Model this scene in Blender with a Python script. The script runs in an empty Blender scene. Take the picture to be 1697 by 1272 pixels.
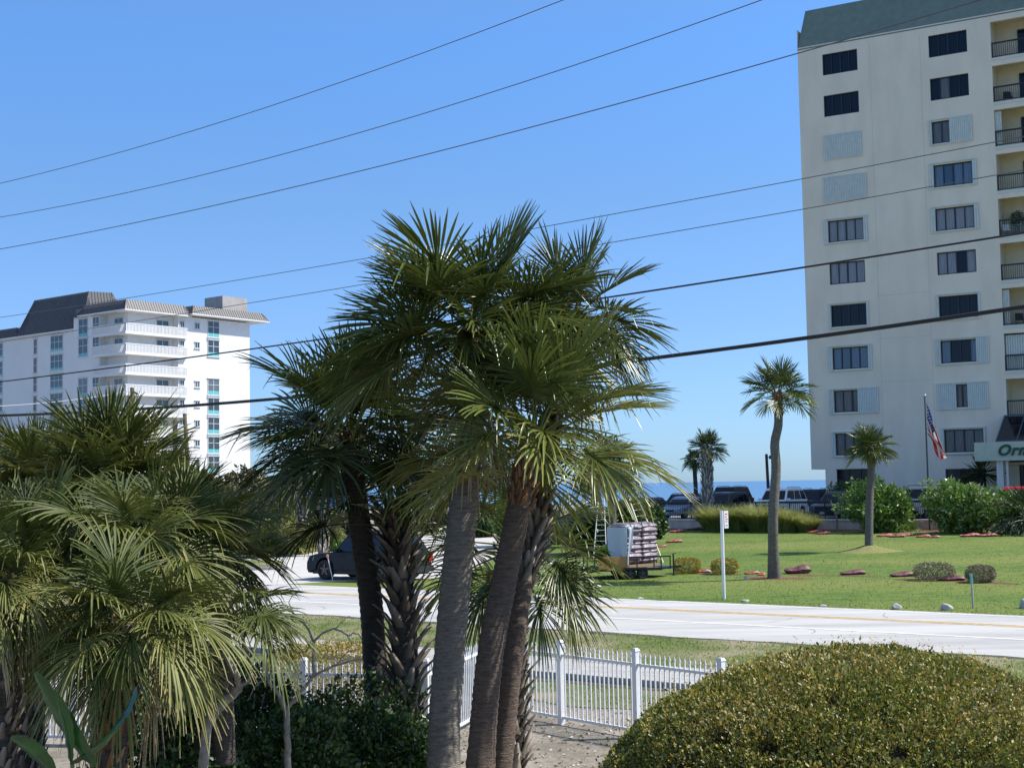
import bpy, bmesh, math, random
import numpy as np
from mathutils import Vector, Matrix
R = math.radians
SC = bpy.context.scene
COL = SC.collection
RND = random.Random(7)

# ------------------------------------------------------------------ camera
EYE = 3.6; FPX = 2300.0
PIT = math.atan(167.5/FPX); ROL = .0178
_cp, _sp, _cr, _sr = math.cos(PIT), math.sin(PIT), math.cos(ROL), math.sin(ROL)
CF = Vector((0, _cp, _sp)); _r0 = Vector((1, 0, 0)); _u0 = Vector((0, -_sp, _cp))
CR = _r0*_cr - _u0*_sr; CU = _u0*_cr + _r0*_sr

def ray(px, py):
    return CF*FPX + CR*(px-848.5) + CU*(636-py)
def at(px, py, D):
    d = ray(px, py); return Vector((0, 0, EYE)) + d*(D/d.y)
def on_plane(px, py, o, ax):
    d = ray(px, py); s = (o[0]*ax[1]-o[1]*ax[0])/(d.x*ax[1]-d.y*ax[0])
    t = (d.x*s-o[0])*ax[0]+(d.y*s-o[1])*ax[1]
    return t, EYE+d.z*s
NC = (.61, .7924); NA = (.7924, -.61)          # across / along the road
def ca(x, y): return x*NC[0]+y*NC[1], x*NA[0]+y*NA[1]
def xy(c, a): return Vector((c*NC[0]+a*NA[0], c*NC[1]+a*NA[1]))
def gz_c(c):
    if c > 155: return .5-min(5.5, (c-155)*.2)
    return 0. if c < 38 else min(.5, (c-38)/42*.5)
def gz(x, y): return gz_c(ca(x, y)[0])
def gpt(px, py, dz=0.):
    z = 0.
    for _ in range(12):
        d = ray(px, py); s = (z-EYE)/d.z; x, y = d.x*s, d.y*s; z = .5*z+.5*(gz(x, y)+dz)
    return Vector((x, y, z))
def ac_at(px, c):                      # point where the column px crosses the line c (ground level)
    k = ray(px, 800).x/ray(px, 800).y
    y = c/(k*NC[0]+NC[1]); return Vector((k*y, y, gz_c(c)))

cam = bpy.data.cameras.new('camera'); cam.lens = FPX/1697*36; cam.sensor_width = 36; cam.clip_end = 60000; cam.clip_start = .1
co = bpy.data.objects.new('camera', cam); COL.objects.link(co)
co.matrix_world = Matrix(((CR.x, CU.x, -CF.x, 0), (CR.y, CU.y, -CF.y, 0), (CR.z, CU.z, -CF.z, EYE), (0, 0, 0, 1)))
SC.camera = co

# ------------------------------------------------------------------ light
SUN_AZ, SUN_EL = R(3), R(50)
w = bpy.data.worlds.new('World'); SC.world = w; w.use_nodes = True
nt = w.node_tree; sky = nt.nodes.new('ShaderNodeTexSky'); sky.sky_type = 'NISHITA'; sky.sun_disc = False
sky.sun_elevation = SUN_EL; sky.sun_rotation = math.pi/2-SUN_AZ
sky.air_density = 1.0; sky.dust_density = .35; sky.ozone_density = 1.6
# tinted by elevation only: bluer near the horizon, unseen upper sky warmed to lift shade
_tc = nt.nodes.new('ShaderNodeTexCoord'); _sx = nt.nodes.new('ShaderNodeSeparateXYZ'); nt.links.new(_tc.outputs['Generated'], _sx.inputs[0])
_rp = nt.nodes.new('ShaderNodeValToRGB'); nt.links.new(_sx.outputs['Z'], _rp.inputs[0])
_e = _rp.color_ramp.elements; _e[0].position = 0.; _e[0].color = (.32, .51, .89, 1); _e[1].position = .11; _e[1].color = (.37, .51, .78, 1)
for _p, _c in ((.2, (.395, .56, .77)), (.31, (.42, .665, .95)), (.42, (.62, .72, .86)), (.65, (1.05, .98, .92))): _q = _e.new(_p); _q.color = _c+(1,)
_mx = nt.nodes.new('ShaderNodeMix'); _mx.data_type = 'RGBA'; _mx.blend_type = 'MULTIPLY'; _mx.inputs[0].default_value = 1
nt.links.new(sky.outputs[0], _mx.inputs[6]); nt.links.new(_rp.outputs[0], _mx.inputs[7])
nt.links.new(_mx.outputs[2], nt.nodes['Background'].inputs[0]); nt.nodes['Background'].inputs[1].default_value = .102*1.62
sl = bpy.data.lights.new('sun', 'SUN'); sl.energy = 4.6; sl.angle = R(.53); sl.color = (1, .955, .88)
so = bpy.data.objects.new('sun', sl); COL.objects.link(so)
ts = Vector((math.cos(SUN_EL)*math.cos(SUN_AZ), math.cos(SUN_EL)*math.sin(SUN_AZ), math.sin(SUN_EL)))
so.rotation_euler = ts.to_track_quat('Z', 'Y').to_euler(); so.location = (0, 0, 50)
SC.view_settings.view_transform = 'Standard'; SC.view_settings.look = 'None'; SC.view_settings.exposure = .4; SC.view_settings.gamma = 1
SC.render.engine = 'CYCLES'
SC.cycles.max_bounces = 8; SC.cycles.transparent_max_bounces = 8
SC.cycles.use_denoising = True

# ------------------------------------------------------------------ materials
MATS = {}
def mat(name, col, rough=.6, var=0., scale=4., col2=None, bump=0., bscale=40., metal=0., spec=.5, transl=0., tint=None,
        coord='Object', stretch=(1, 1, 1), rot=0., detail=5., ramp=(.35, .65), coat=0., tips=None, rings=0., alpha=1., big=None):
    if name in MATS: return MATS[name]
    m = bpy.data.materials.new(name); m.use_nodes = True; n = m.node_tree; N = n.nodes; L = n.links
    b = N['Principled BSDF']; out = N['Material Output']
    b.inputs['Roughness'].default_value = rough; b.inputs['Metallic'].default_value = metal
    b.inputs['Specular IOR Level'].default_value = spec; b.inputs['Coat Weight'].default_value = coat
    b.inputs['Alpha'].default_value = alpha
    c = tuple(col)+(1,)
    tc = N.new('ShaderNodeTexCoord'); mp = N.new('ShaderNodeMapping'); L.new(tc.outputs[coord], mp.inputs[0]); mp.inputs['Scale'].default_value = stretch; mp.inputs['Rotation'].default_value = (0, 0, rot)
    cur = None
    if var > 0 or col2:
        nz = N.new('ShaderNodeTexNoise'); nz.inputs['Scale'].default_value = scale; nz.inputs['Detail'].default_value = detail; nz.inputs['Roughness'].default_value = .65
        L.new(mp.outputs[0], nz.inputs[0])
        rp = N.new('ShaderNodeValToRGB'); L.new(nz.outputs[0], rp.inputs[0])
        c2 = tuple(col2)+(1,) if col2 else tuple(min(1, x*(1+var)) for x in col)+(1,)
        c1 = c if col2 else tuple(x*(1-var) for x in col)+(1,)
        rp.color_ramp.elements[0].position = ramp[0]; rp.color_ramp.elements[1].position = ramp[1]
        rp.color_ramp.elements[0].color = c1; rp.color_ramp.elements[1].color = c2
        cur = rp.outputs[0]
    if big:                                           # large patches: (colour, scale, amount)
        n2 = N.new('ShaderNodeTexNoise'); n2.inputs['Scale'].default_value = big[1]; n2.inputs['Detail'].default_value = 3; L.new(mp.outputs[0], n2.inputs[0])
        mr = N.new('ShaderNodeMapRange'); mr.inputs[1].default_value = .42; mr.inputs[2].default_value = .62; mr.inputs[4].default_value = big[2]; L.new(n2.outputs[0], mr.inputs[0])
        mx = N.new('ShaderNodeMix'); mx.data_type = 'RGBA'; L.new(mr.outputs[0], mx.inputs[0])
        if cur: L.new(cur, mx.inputs[6])
        else: mx.inputs[6].default_value = c
        mx.inputs[7].default_value = tuple(big[0])+(1,); cur = mx.outputs[2]
    if tint:                                          # per-leaf variation stored on the mesh
        a = N.new('ShaderNodeAttribute'); a.attribute_name = 'tint'; rp2 = N.new('ShaderNodeValToRGB'); L.new(a.outputs['Fac'], rp2.inputs[0])
        el = rp2.color_ramp.elements
        for i, (p, cc) in enumerate(tint):
            if i < 2: el[i].position = p; el[i].color = tuple(cc)+(1,)
            else: e = el.new(p); e.color = tuple(cc)+(1,)
        if cur:
            mx = N.new('ShaderNodeMix'); mx.data_type = 'RGBA'; mx.blend_type = 'MULTIPLY'; mx.inputs[0].default_value = 1
            L.new(rp2.outputs[0], mx.inputs[6]); L.new(cur, mx.inputs[7]); cur = mx.outputs[2]
        else: cur = rp2.outputs[0]
    if cur: L.new(cur, b.inputs['Base Color'])
    else: b.inputs['Base Color'].default_value = c
    if rings > 0:
        wv = N.new('ShaderNodeTexWave'); wv.bands_direction = 'Z'; wv.inputs['Scale'].default_value = rings; wv.inputs['Distortion'].default_value = 6; wv.inputs['Detail'].default_value = 3; wv.inputs['Detail Scale'].default_value = 2.5
        L.new(mp.outputs[0], wv.inputs[0]); bp = N.new('ShaderNodeBump'); bp.inputs['Strength'].default_value = .7; bp.inputs['Distance'].default_value = .03
        L.new(wv.outputs[1], bp.inputs['Height']); L.new(bp.outputs[0], b.inputs['Normal'])
    elif bump > 0:
        nb = N.new('ShaderNodeTexNoise'); nb.inputs['Scale'].default_value = bscale; nb.inputs['Detail'].default_value = 4; L.new(mp.outputs[0], nb.inputs[0])
        bp = N.new('ShaderNodeBump'); bp.inputs['Strength'].default_value = bump; bp.inputs['Distance'].default_value = .03
        L.new(nb.outputs[0], bp.inputs['Height']); L.new(bp.outputs[0], b.inputs['Normal'])
    if transl > 0:
        t = N.new('ShaderNodeBsdfTranslucent'); ms = N.new('ShaderNodeMixShader'); ms.inputs[0].default_value = transl
        if cur: L.new(cur, t.inputs[0])
        else: t.inputs[0].default_value = c
        L.new(b.outputs[0], ms.inputs[1]); L.new(t.outputs[0], ms.inputs[2]); L.new(ms.outputs[0], out.inputs[0])
    MATS[name] = m; return m

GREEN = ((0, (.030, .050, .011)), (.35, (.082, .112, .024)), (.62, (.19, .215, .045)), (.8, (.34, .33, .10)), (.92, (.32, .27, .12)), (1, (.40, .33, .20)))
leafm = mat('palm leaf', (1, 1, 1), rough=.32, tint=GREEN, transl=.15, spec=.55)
leafy = mat('palm leaf sunny', (1, 1, 1), rough=.5, transl=.14, spec=.32, tint=((0, (.025, .042, .010)), (.3, (.062, .083, .018)), (.6, (.145, .165, .034)), (.8, (.28, .265, .08)), (.92, (.38, .31, .16)), (1, (.46, .38, .24))))
shrubm = mat('shrub leaf', (1, 1, 1), rough=.38, transl=.15, tint=((0, (.016, .036, .010)), (.5, (.042, .09, .018)), (.85, (.11, .19, .040)), (1, (.2, .25, .08))))
grapem = mat('sea grape leaf', (1, 1, 1), rough=.5, transl=.12, tint=((0, (.03, .038, .014)), (.5, (.075, .082, .028)), (.85, (.16, .15, .055)), (1, (.26, .20, .10))))
oleanm = mat('oleander leaf', (1, 1, 1), rough=.4, transl=.2, tint=((0, (.05, .11, .022)), (.5, (.12, .22, .04)), (.9, (.24, .36, .07)), (1, (.5, .5, .35))))
hedgem = mat('bronze hedge leaf', (1, 1, 1), rough=.42, spec=.5, transl=.25, tint=((0, (.04, .07, .015)), (.35, (.15, .18, .03)), (.62, (.34, .31, .05)), (.82, (.42, .26, .06)), (1, (.50, .46, .22))))
boxm = mat('boxwood leaf', (1, 1, 1), rough=.5, transl=.1, tint=((0, (.09, .085, .045)), (.5, (.22, .19, .11)), (1, (.38, .32, .22))))
redtipm = mat('red tip leaf', (1, 1, 1), rough=.4, transl=.15, tint=((0, (.10, .12, .02)), (.5, (.34, .32, .035)), (.8, (.5, .3, .045)), (1, (.45, .12, .05))))
reedm = mat('ornamental grass blade', (1, 1, 1), rough=.55, transl=.35, tint=((0, (.14, .20, .05)), (.5, (.32, .36, .10)), (.8, (.5, .46, .2)), (1, (.65, .58, .38))))
trunkm = mat('palm bark', (.19, .165, .135), rough=.9, col2=(.36, .325, .27), scale=9, stretch=(1, 1, 5), rings=5.5)
trunkd = mat('dark palm bark', (.06, .05, .042), rough=.9, col2=(.13, .11, .09), scale=9, stretch=(1, 1, 5), rings=5.5)
trunkb = mat('brown palm bark', (.10, .07, .05), rough=.9, col2=(.21, .155, .115), scale=9, stretch=(1, 1, 5), rings=5.5)
trunkl = mat('grey palm bark', (.13, .115, .10), rough=.9, col2=(.27, .245, .22), scale=8, stretch=(1, 1, 4), rings=5)
bootm = mat('palm leaf base', (1, 1, 1), rough=.85, tint=((0, (.10, .075, .05)), (.5, (.20, .155, .11)), (1, (.38, .33, .27))), var=.35, scale=14, stretch=(1, 1, .3))
bootw = mat('weathered palm leaf base', (1, 1, 1), rough=.85, tint=((0, (.16, .14, .12)), (.5, (.33, .30, .27)), (1, (.5, .47, .42))))
booto = mat('rusty palm leaf base', (1, 1, 1), rough=.9, tint=((0, (.12, .055, .02)), (.5, (.26, .12, .045)), (1, (.40, .23, .10))))
petm = mat('palm stalk', (.12, .15, .045), rough=.5, var=.3, scale=3)
branchm = mat('grey branch', (.26, .23, .19), rough=.85, var=.4, scale=14, bump=.4)

# ------------------------------------------------------------------ objects
def tag(o, label=None, cat=None, group=None, kind=None):
    if label: o['label'] = label
    if cat: o['category'] = cat
    if group: o['group'] = group
    if kind: o['kind'] = kind
    return o
def empty(name, loc, label=None, cat=None, group=None, rz=0.):
    o = bpy.data.objects.new(name, None); COL.objects.link(o); o.location = loc; o.rotation_euler = (0, 0, rz); o.empty_display_size = .3
    return tag(o, label, cat, group)
def link(name, me, parent=None, loc=None, label=None, cat=None, group=None, kind=None, rz=0.):
    o = bpy.data.objects.new(name, me); COL.objects.link(o)
    if parent: o.parent = parent
    if loc is not None: o.location = loc
    o.rotation_euler = (0, 0, rz)
    return tag(o, label, cat, group, kind)
def kids(o): return [c for c in bpy.data.objects if c.parent == o]
def copy_tree(o, parent=None):
    c = o.copy(); COL.objects.link(c); c.parent = parent
    for ch in kids(o): copy_tree(ch, c)
    return c

class MB:
    def __init__(s): s.v = []; s.f = []; s.m = []; s.sm = []
    def add(s, vs, fs, mi=0, smooth=False):
        n = len(s.v); s.v += [tuple(p) for p in vs]; s.f += [tuple(i+n for i in f) for f in fs]; s.m += [mi]*len(fs); s.sm += [smooth]*len(fs)
    def box(s, x0, y0, z0, x1, y1, z1, mi=0):
        vs = [(x, y, z) for z in (z0, z1) for y in (y0, y1) for x in (x0, x1)]
        s.add(vs, [(0, 2, 3, 1), (4, 5, 7, 6), (0, 1, 5, 4), (2, 6, 7, 3), (0, 4, 6, 2), (1, 3, 7, 5)], mi)
    def quad(s, a, b, c, d, mi=0): s.add([a, b, c, d], [(0, 1, 2, 3)], mi)
    def hull(s, bot, top, mi=0):                      # two polygons of n points joined by sides
        n = len(bot); s.add(list(bot)+list(top), [tuple(reversed(range(n))), tuple(range(n, 2*n))]+[(i, (i+1) % n, n+(i+1) % n, n+i) for i in range(n)], mi)
    def tube(s, pts, rs, seg=8, mi=0, cap=True, smooth=True):
        pts = [Vector(p) for p in pts]; n = len(pts); vs = []
        if not hasattr(rs, '__len__'): rs = [rs]*n
        ref = None
        for i, p in enumerate(pts):
            t = (pts[min(n-1, i+1)]-pts[max(0, i-1)]).normalized()
            if ref is None: ref = Vector((1, 0, 0)) if abs(t.x) < .9 else Vector((0, 1, 0))
            u = (ref-t*ref.dot(t)).normalized(); v = t.cross(u); ref = u
            for k in range(seg):
                a = 2*math.pi*k/seg; vs.append(p+(u*math.cos(a)+v*math.sin(a))*rs[i])
        fs = [(i*seg+k, i*seg+(k+1) % seg, (i+1)*seg+(k+1) % seg, (i+1)*seg+k) for i in range(n-1) for k in range(seg)]
        s.add(vs, fs, mi, smooth)
        if cap: s.add(vs[:seg], [tuple(reversed(range(seg)))], mi); s.add(vs[-seg:], [tuple(range(seg))], mi)
    def bar(s, a, b, r, seg=6, mi=0): s.tube([a, b], [r, r], seg, mi, True, seg > 5)
    def mesh(s, name, *ms):
        me = bpy.data.meshes.new(name); me.from_pydata(s.v, [], s.f)
        for m in ms: me.materials.append(m)
        me.polygons.foreach_set('material_index', s.m); me.polygons.foreach_set('use_smooth', s.sm); me.update(); return me
    def build(s, name, ms, parent=None, **k):
        ms = ms if isinstance(ms, (list, tuple)) else [ms]
        return link(name, s.mesh(name, *ms), parent, **k)
def bev(o, w, n=2):
    m = o.modifiers.new('b', 'BEVEL'); m.width = w; m.segments = n; m.limit_method = 'ANGLE'; m.angle_limit = R(35); return o

def np_mesh(name, V, Fq, m, tint=None, smooth=False):
    me = bpy.data.meshes.new(name); V = np.asarray(V, np.float32).reshape(-1, 3); Fq = np.asarray(Fq, np.int32)
    k = Fq.shape[1]; me.vertices.add(len(V)); me.vertices.foreach_set('co', V.ravel())
    me.loops.add(Fq.size); me.loops.foreach_set('vertex_index', Fq.ravel())
    me.polygons.add(len(Fq)); me.polygons.foreach_set('loop_start', np.arange(0, Fq.size, k, dtype=np.int32)); me.polygons.foreach_set('loop_total', np.full(len(Fq), k, np.int32))
    if tint is not None:
        a = me.attributes.new('tint', 'FLOAT', 'POINT'); a.data.foreach_set('value', np.asarray(tint, np.float32).ravel())
    me.materials.append(m); me.update(calc_edges=True)
    if smooth: me.polygons.foreach_set('use_smooth', np.ones(len(Fq), bool))
    return me

# ------------------------------------------------------------------ palms
def frond(rg, o, az, el, Lp, Lf, droop, tnt, nseg=44, spread=2.05, stiff=1.):
    d = np.array([math.cos(el)*math.cos(az), math.cos(el)*math.sin(az), math.sin(el)])
    Z = np.array([0, 0, 1.]); V = []; Fc = []; T = []
    sag = .18*Lp*max(.1, math.cos(el))*stiff
    P = [o+d*Lp*t-Z*sag*t*t for t in (0, .35, .7, 1.)]
    tan = d-Z*2*sag/Lp; tan /= np.linalg.norm(tan)
    sd = np.cross(tan, Z); sd /= (np.linalg.norm(sd)+1e-6)
    ro = rg.normal(0, .35); nn = np.cross(sd, tan)
    sd = sd*math.cos(ro)+nn*math.sin(ro); nn = np.cross(sd, tan)
    wv = (.022, .016, .013, .012)
    for i, p in enumerate(P):
        w_ = wv[i]; V += [p-sd*w_, p+sd*w_, p-nn*w_*1.2]; T += [tnt*.6+.2]*3
    for i in range(3):
        b = i*3
        for k in range(3): Fc.append((b+k, b+(k+1) % 3, b+3+(k+1) % 3, b+3+k))
    V = [np.array(V)]; Fc = [np.array(Fc)]; T = [np.array(T)]
    th = np.linspace(-spread, spread, nseg)+rg.normal(0, .012, nseg)
    u = 1-np.abs(th)/spread
    lc = .34*Lf*u; bend = droop*.55
    dirc = tan[None, :]*np.cos(bend*u)[:, None]-nn[None, :]*np.sin(bend*u)[:, None]
    org = P[-1][None, :]+tan[None, :]*lc[:, None]-nn[None, :]*(lc*bend*u*.5)[:, None]
    dr = dirc*np.cos(th)[:, None]+sd[None, :]*np.sin(th)[:, None]+nn[None, :]*(.30*np.abs(np.sin(th)))[:, None]
    dr += rg.normal(0, .03, dr.shape); dr /= np.linalg.norm(dr, axis=1)[:, None]
    ac = -dirc*np.sin(th)[:, None]+sd[None, :]*np.cos(th)[:, None]; ac /= np.linalg.norm(ac, axis=1)[:, None]
    L = Lf*(.70+.22*np.cos(th*.8))*(1+rg.normal(0, .06, nseg))
    dth = 2*spread/nseg; st = (0., .22, .48, .68, .85, 1.)
    wd = [.04*.5, .22*dth*.55, .48*dth*.50, .48*dth*.46, .48*dth*.30, .004]
    g = droop*(.22+.42*rg.random(nseg)); kink = rg.random(nseg) < .10
    ver = np.zeros((nseg, 6, 3, 3)); tt = np.zeros((nseg, 6, 3)); base_t = np.clip(tnt+rg.normal(0, .06, nseg), 0, 1)
    for i, s in enumerate(st):
        gg = g*np.maximum(0, s-.12)**2.0*1.25+np.where(kink, .6*max(0, s-.66)*1.4, 0)
        c = org+dr*(L*s*(1-.25*gg))[:, None]-Z[None, :]*(L*gg)[:, None]
        hw = (L*wd[i])[:, None]
        ver[:, i, 0] = c-ac*hw+nn*hw*.45; ver[:, i, 1] = c-nn*hw*.35; ver[:, i, 2] = c+ac*hw+nn*hw*.45
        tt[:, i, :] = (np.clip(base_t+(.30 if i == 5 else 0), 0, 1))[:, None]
    idx = np.arange(nseg*18).reshape(nseg, 6, 3); q = []
    for i in range(5):
        for k in range(2): q.append(np.stack([idx[:, i, k], idx[:, i, k+1], idx[:, i+1, k+1], idx[:, i+1, k]], 1))
    off = len(V[0]); V.append(ver.reshape(-1, 3)); Fc.append(np.concatenate(q)+off); T.append(tt.ravel())
    return np.concatenate(V), np.concatenate(Fc), np.concatenate(T)

def crown_mesh(name, seed, n, Lp, Lf, els=(1.35, -.75), droop=.5, tint=(.2, .6), nseg=44, m=None, azr=None, dead=0, spread=2.05):
    rg = np.random.default_rng(seed); V = []; Fc = []; T = []; off = 0
    for i in range(n+dead):
        f = i/(n-1) if i < n else 1.
        az = i*2.39996+rg.normal(0, .25)
        if azr: az = azr[0]+(azr[1]-azr[0])*((i*.618) % 1)
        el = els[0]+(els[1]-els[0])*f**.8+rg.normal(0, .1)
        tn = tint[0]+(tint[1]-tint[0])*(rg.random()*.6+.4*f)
        dp = droop*(.5+.9*f)*(.7+.6*rg.random()); lp = Lp*(.75+.35*rg.random())*(.8+.2*f)
        if i >= n: el = -1.05-.3*rg.random(); tn = .95; dp = .9; lp = Lp*.7
        o = np.array([math.cos(az)*.07, math.sin(az)*.07, .05-.35*f*min(1, Lp)])
        v, q, t = frond(rg, o, az, el, lp, Lf*(.85+.3*rg.random()), dp, tn, nseg, spread*(.9+.15*rg.random()))
        V.append(v); Fc.append(q+off); T.append(t); off += len(v)
    return np_mesh(name, np.concatenate(V), np.concatenate(Fc), m or leafm, np.concatenate(T))

def smooth_path(pts, n):
    pts = [Vector(p) for p in pts]; out = []
    k = len(pts)-1
    for j in range(n+1):
        s = j/n*k; i = min(k-1, int(s)); t = s-i
        p0, p1, p2, p3 = pts[max(0, i-1)], pts[i], pts[i+1], pts[min(k, i+2)]
        out.append(.5*((2*p1)+(-p0+p2)*t+(2*p0-5*p1+4*p2-p3)*t*t+(-p0+3*p1-3*p2+p3)*t**3))
    return out

def trunk_mesh(name, pts, r0, r1, m, seed=0, flare=0.):
    rg = random.Random(seed); ln = sum((Vector(pts[i+1])-Vector(pts[i])).length for i in range(len(pts)-1))
    n = max(12, min(150, int(ln/.035))); P = smooth_path(pts, n); b = MB(); rs = []
    for i in range(n+1):
        f = i/n; r = r0+(r1-r0)*f+flare*max(0, .12-f)/.12
        rs.append(r*(1+(.035 if i % 2 else -.02)+rg.uniform(-.02, .02)))
    b.tube(P, rs, 18, 0)
    return b.mesh(name, m), P, rs

def boots_mesh(name, P, rs, f0, f1, m, seed=0, size=.2, dens=1., out=.6):
    rg = np.random.default_rng(seed); V = []; Fc = []; T = []; n = len(P)-1; off = 0
    ln = sum((P[i+1]-P[i]).length for i in range(n))*(f1-f0); cnt = int(ln/size*5.5*dens*2)
    for j in range(cnt):
        f = f0+(f1-f0)*(j+.5)/cnt; i = min(n-1, int(f*n)); p = np.array(P[i]); ax = np.array((P[i+1]-P[i]).normalized())
        a = j*2.39996+rg.normal(0, .15); e = np.array([math.cos(a), math.sin(a), 0.]); e -= ax*e.dot(ax); e /= np.linalg.norm(e); s = np.cross(ax, e)
        r = rs[i]*.93; L = size*(.8+.5*rg.random()); w0, w1 = size*.33, size*.075*(.5+1.0*rg.random()); th = size*.07
        tw = rg.normal(0, .2); s = s*math.cos(tw)+ax*math.sin(tw); o = out*(.7+.6*rg.random()); tn = rg.random()
        for t, ww, oo in ((0, w0, 0), (.5, (w0+w1)*.5, .28*o), (1, w1, .75*o)):
            c = p+e*(r+oo*L)+ax*(L*t*.95)
            V += [c-s*ww-e*th*.4, c+e*th, c+s*ww-e*th*.4, c-e*th]; T += [min(1, tn*.8+.35*(t == 1))]*4
        for k in range(2):
            for q in range(4): Fc.append((off+k*4+q, off+k*4+(q+1) % 4, off+k*4+4+(q+1) % 4, off+k*4+4+q))
        Fc.append((off+8, off+9, off+10, off+11)); off += 12
    return np_mesh(name, V, Fc, m, T)

def palm(label, path, r0, r1, crown, tm=None, boots=None, seed=1, group=None, scale=1., rz=0., name='palm_tree', cat='palm tree', flare=0.):
    """path: world points from ground to crown origin. boots: list of (f0,f1,material,size,dens,out)"""
    base = Vector(path[0]); root = empty(name, base, label, cat, group)
    loc = [Vector(p)-base for p in path]
    tmesh, P, rs = trunk_mesh('trunk', loc, r0, r1, tm or trunkm, seed, flare)
    link('trunk', tmesh, root)
    for (f0, f1, bm_, size, dens, out) in boots or []:
        link('leaf_bases', boots_mesh('leaf_bases', P, rs, f0, f1, bm_, seed, size, dens, out), root)
    c = link('crown', crown, root, loc=loc[-1], rz=rz); c.scale = (scale,)*3
    return root

# ------------------------------------------------------------------ leafy shrubs
def leaves(name, seed, n, rx, ry, rz_, leaf, m, shape='ball', shell=.35, lift=0., cz=None, jag=.12, aspect=.45, up=.3, tintf=None, nlump=9):
    rg = np.random.default_rng(seed)
    d = rg.normal(size=(n, 3)); d /= np.linalg.norm(d, axis=1)[:, None]
    if shape == 'box': rad = (1/np.max(np.abs(d)**1, axis=1))*.72+.28*1.0; d2 = d*np.minimum(rad, 1.16)[:, None]
    else: d2 = d
    lum = rg.normal(size=(nlump, 3)); lum /= np.linalg.norm(lum, axis=1)[:, None]
    k = np.zeros(n)
    for l in lum: k += np.exp((d@l-1)*9)
    k2 = np.sin(d[:, 0]*7+seed)*np.sin(d[:, 1]*8+1)*np.sin(d[:, 2]*9+2)
    rr = (1-shell*rg.random(n)**1.5)*(1+jag*(k-.5)+jag*.7*k2)
    if shape == 'box': rr = (1-shell*rg.random(n)**1.5)*(1+.04*k2)
    C = d2*rr[:, None]*np.array([rx, ry, rz_]); C[:, 2] += (rz_ if cz is None else cz)
    keep = C[:, 2] > .02; C = C[keep]; d = d[keep]; k2 = k2[keep]; rr = rr[keep]; n = len(C)
    A = rg.normal(size=(n, 3))*.9+d*.7; A[:, 2] += up; A /= np.linalg.norm(A, axis=1)[:, None]
    B = np.cross(A, rg.normal(size=(n, 3))+d*.3); B /= np.linalg.norm(B, axis=1)[:, None]
    N_ = np.cross(A, B); s = leaf*(.6+.8*rg.random(n)); s = s[:, None]
    V = np.stack([C, C+A*s*.5+B*s*aspect*.5+N_*s*.06, C+A*s, C+A*s*.5-B*s*aspect*.5+N_*s*.06], 1)
    F4 = np.arange(n*4).reshape(n, 4)
    t = np.clip(.45+.25*k2+rg.normal(0, .22, n), 0, 1)
    if tintf is not None: t = np.clip(tintf(C, d, rr, t), 0, 1)
    return np_mesh(name, V.reshape(-1, 3), F4, m, np.repeat(t, 4))
def stems_mesh(name, seed, rx, ry, h, n=7, r=.025, m=None):
    rg = random.Random(seed); b = MB()
    for i in range(n):
        a = i*2.4; q = rg.uniform(.3, .8)
        p = [Vector((math.cos(a)*.08, math.sin(a)*.08, -.03)), Vector((math.cos(a)*rx*q*.4, math.sin(a)*ry*q*.4, h*.4)), Vector((math.cos(a+.3)*rx*q, math.sin(a+.3)*ry*q, h*.85))]
        P = smooth_path(p, 5); b.tube(P, [r*(1-.12*j) for j in range(6)], 5)
    return b.mesh(name, m or branchm)
def shrub(name, label, cat, p, lm, sm, group=None, sc=(1, 1, 1), rz=0.):
    root = empty(name, p, label, cat, group, rz); root.scale = sc
    link('foliage', lm, root); link('stem', sm, root); return root
# ------------------------------------------------------------------ ground
sandm = mat('sandy soil', (.20, .17, .13), rough=.95, col2=(.38, .34, .28), scale=9, coord='Object', bump=.5, bscale=60, big=((.13, .11, .08), .8, .6))
lawnm = mat('lawn turf', (.055, .115, .008), rough=.9, col2=(.14, .20, .022), scale=2.2, detail=8, bump=.9, bscale=45, stretch=(.45, 1, 1), rot=.656, big=((.19, .205, .04), .16, .65))
vergem = mat('dry verge turf', (.075, .115, .018), rough=.95, col2=(.17, .185, .055), scale=2.5, detail=9, bump=.9, bscale=40, big=((.30, .25, .165), .45, .95), ramp=(.3, .7))
roadm = mat('pale asphalt', (.33, .32, .305), rough=.85, col2=(.50, .485, .465), scale=1.6, detail=8, bump=.25, bscale=90, stretch=(.10, 1, 1), rot=.656, big=((.53, .515, .49), .5, .8))
pavm = mat('concrete path', (.34, .325, .295), rough=.9, col2=(.46, .44, .405), scale=2.5, detail=8, bump=.25, bscale=60)
drivem = mat('sunlit concrete drive', (.46, .44, .41), rough=.9, col2=(.56, .54, .5), scale=1.2, detail=7)
lotm = mat('parking lot asphalt', (.16, .16, .155), rough=.9, var=.2, scale=.5)
kerbm = mat('kerb concrete', (.42, .40, .36), rough=.85, var=.15, scale=5)
yellowm = mat('yellow road paint', (.62, .40, .09), rough=.7, var=.25, scale=6)
whitem = mat('white road paint', (.82, .82, .80), rough=.7, var=.15, scale=6)
soilshadem = mat('dark soil and shade edge', (.05, .045, .035), rough=1, col2=(.12, .105, .08), scale=12)
seam_ = mat('crack filler', (.16, .155, .15), rough=.9)

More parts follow.
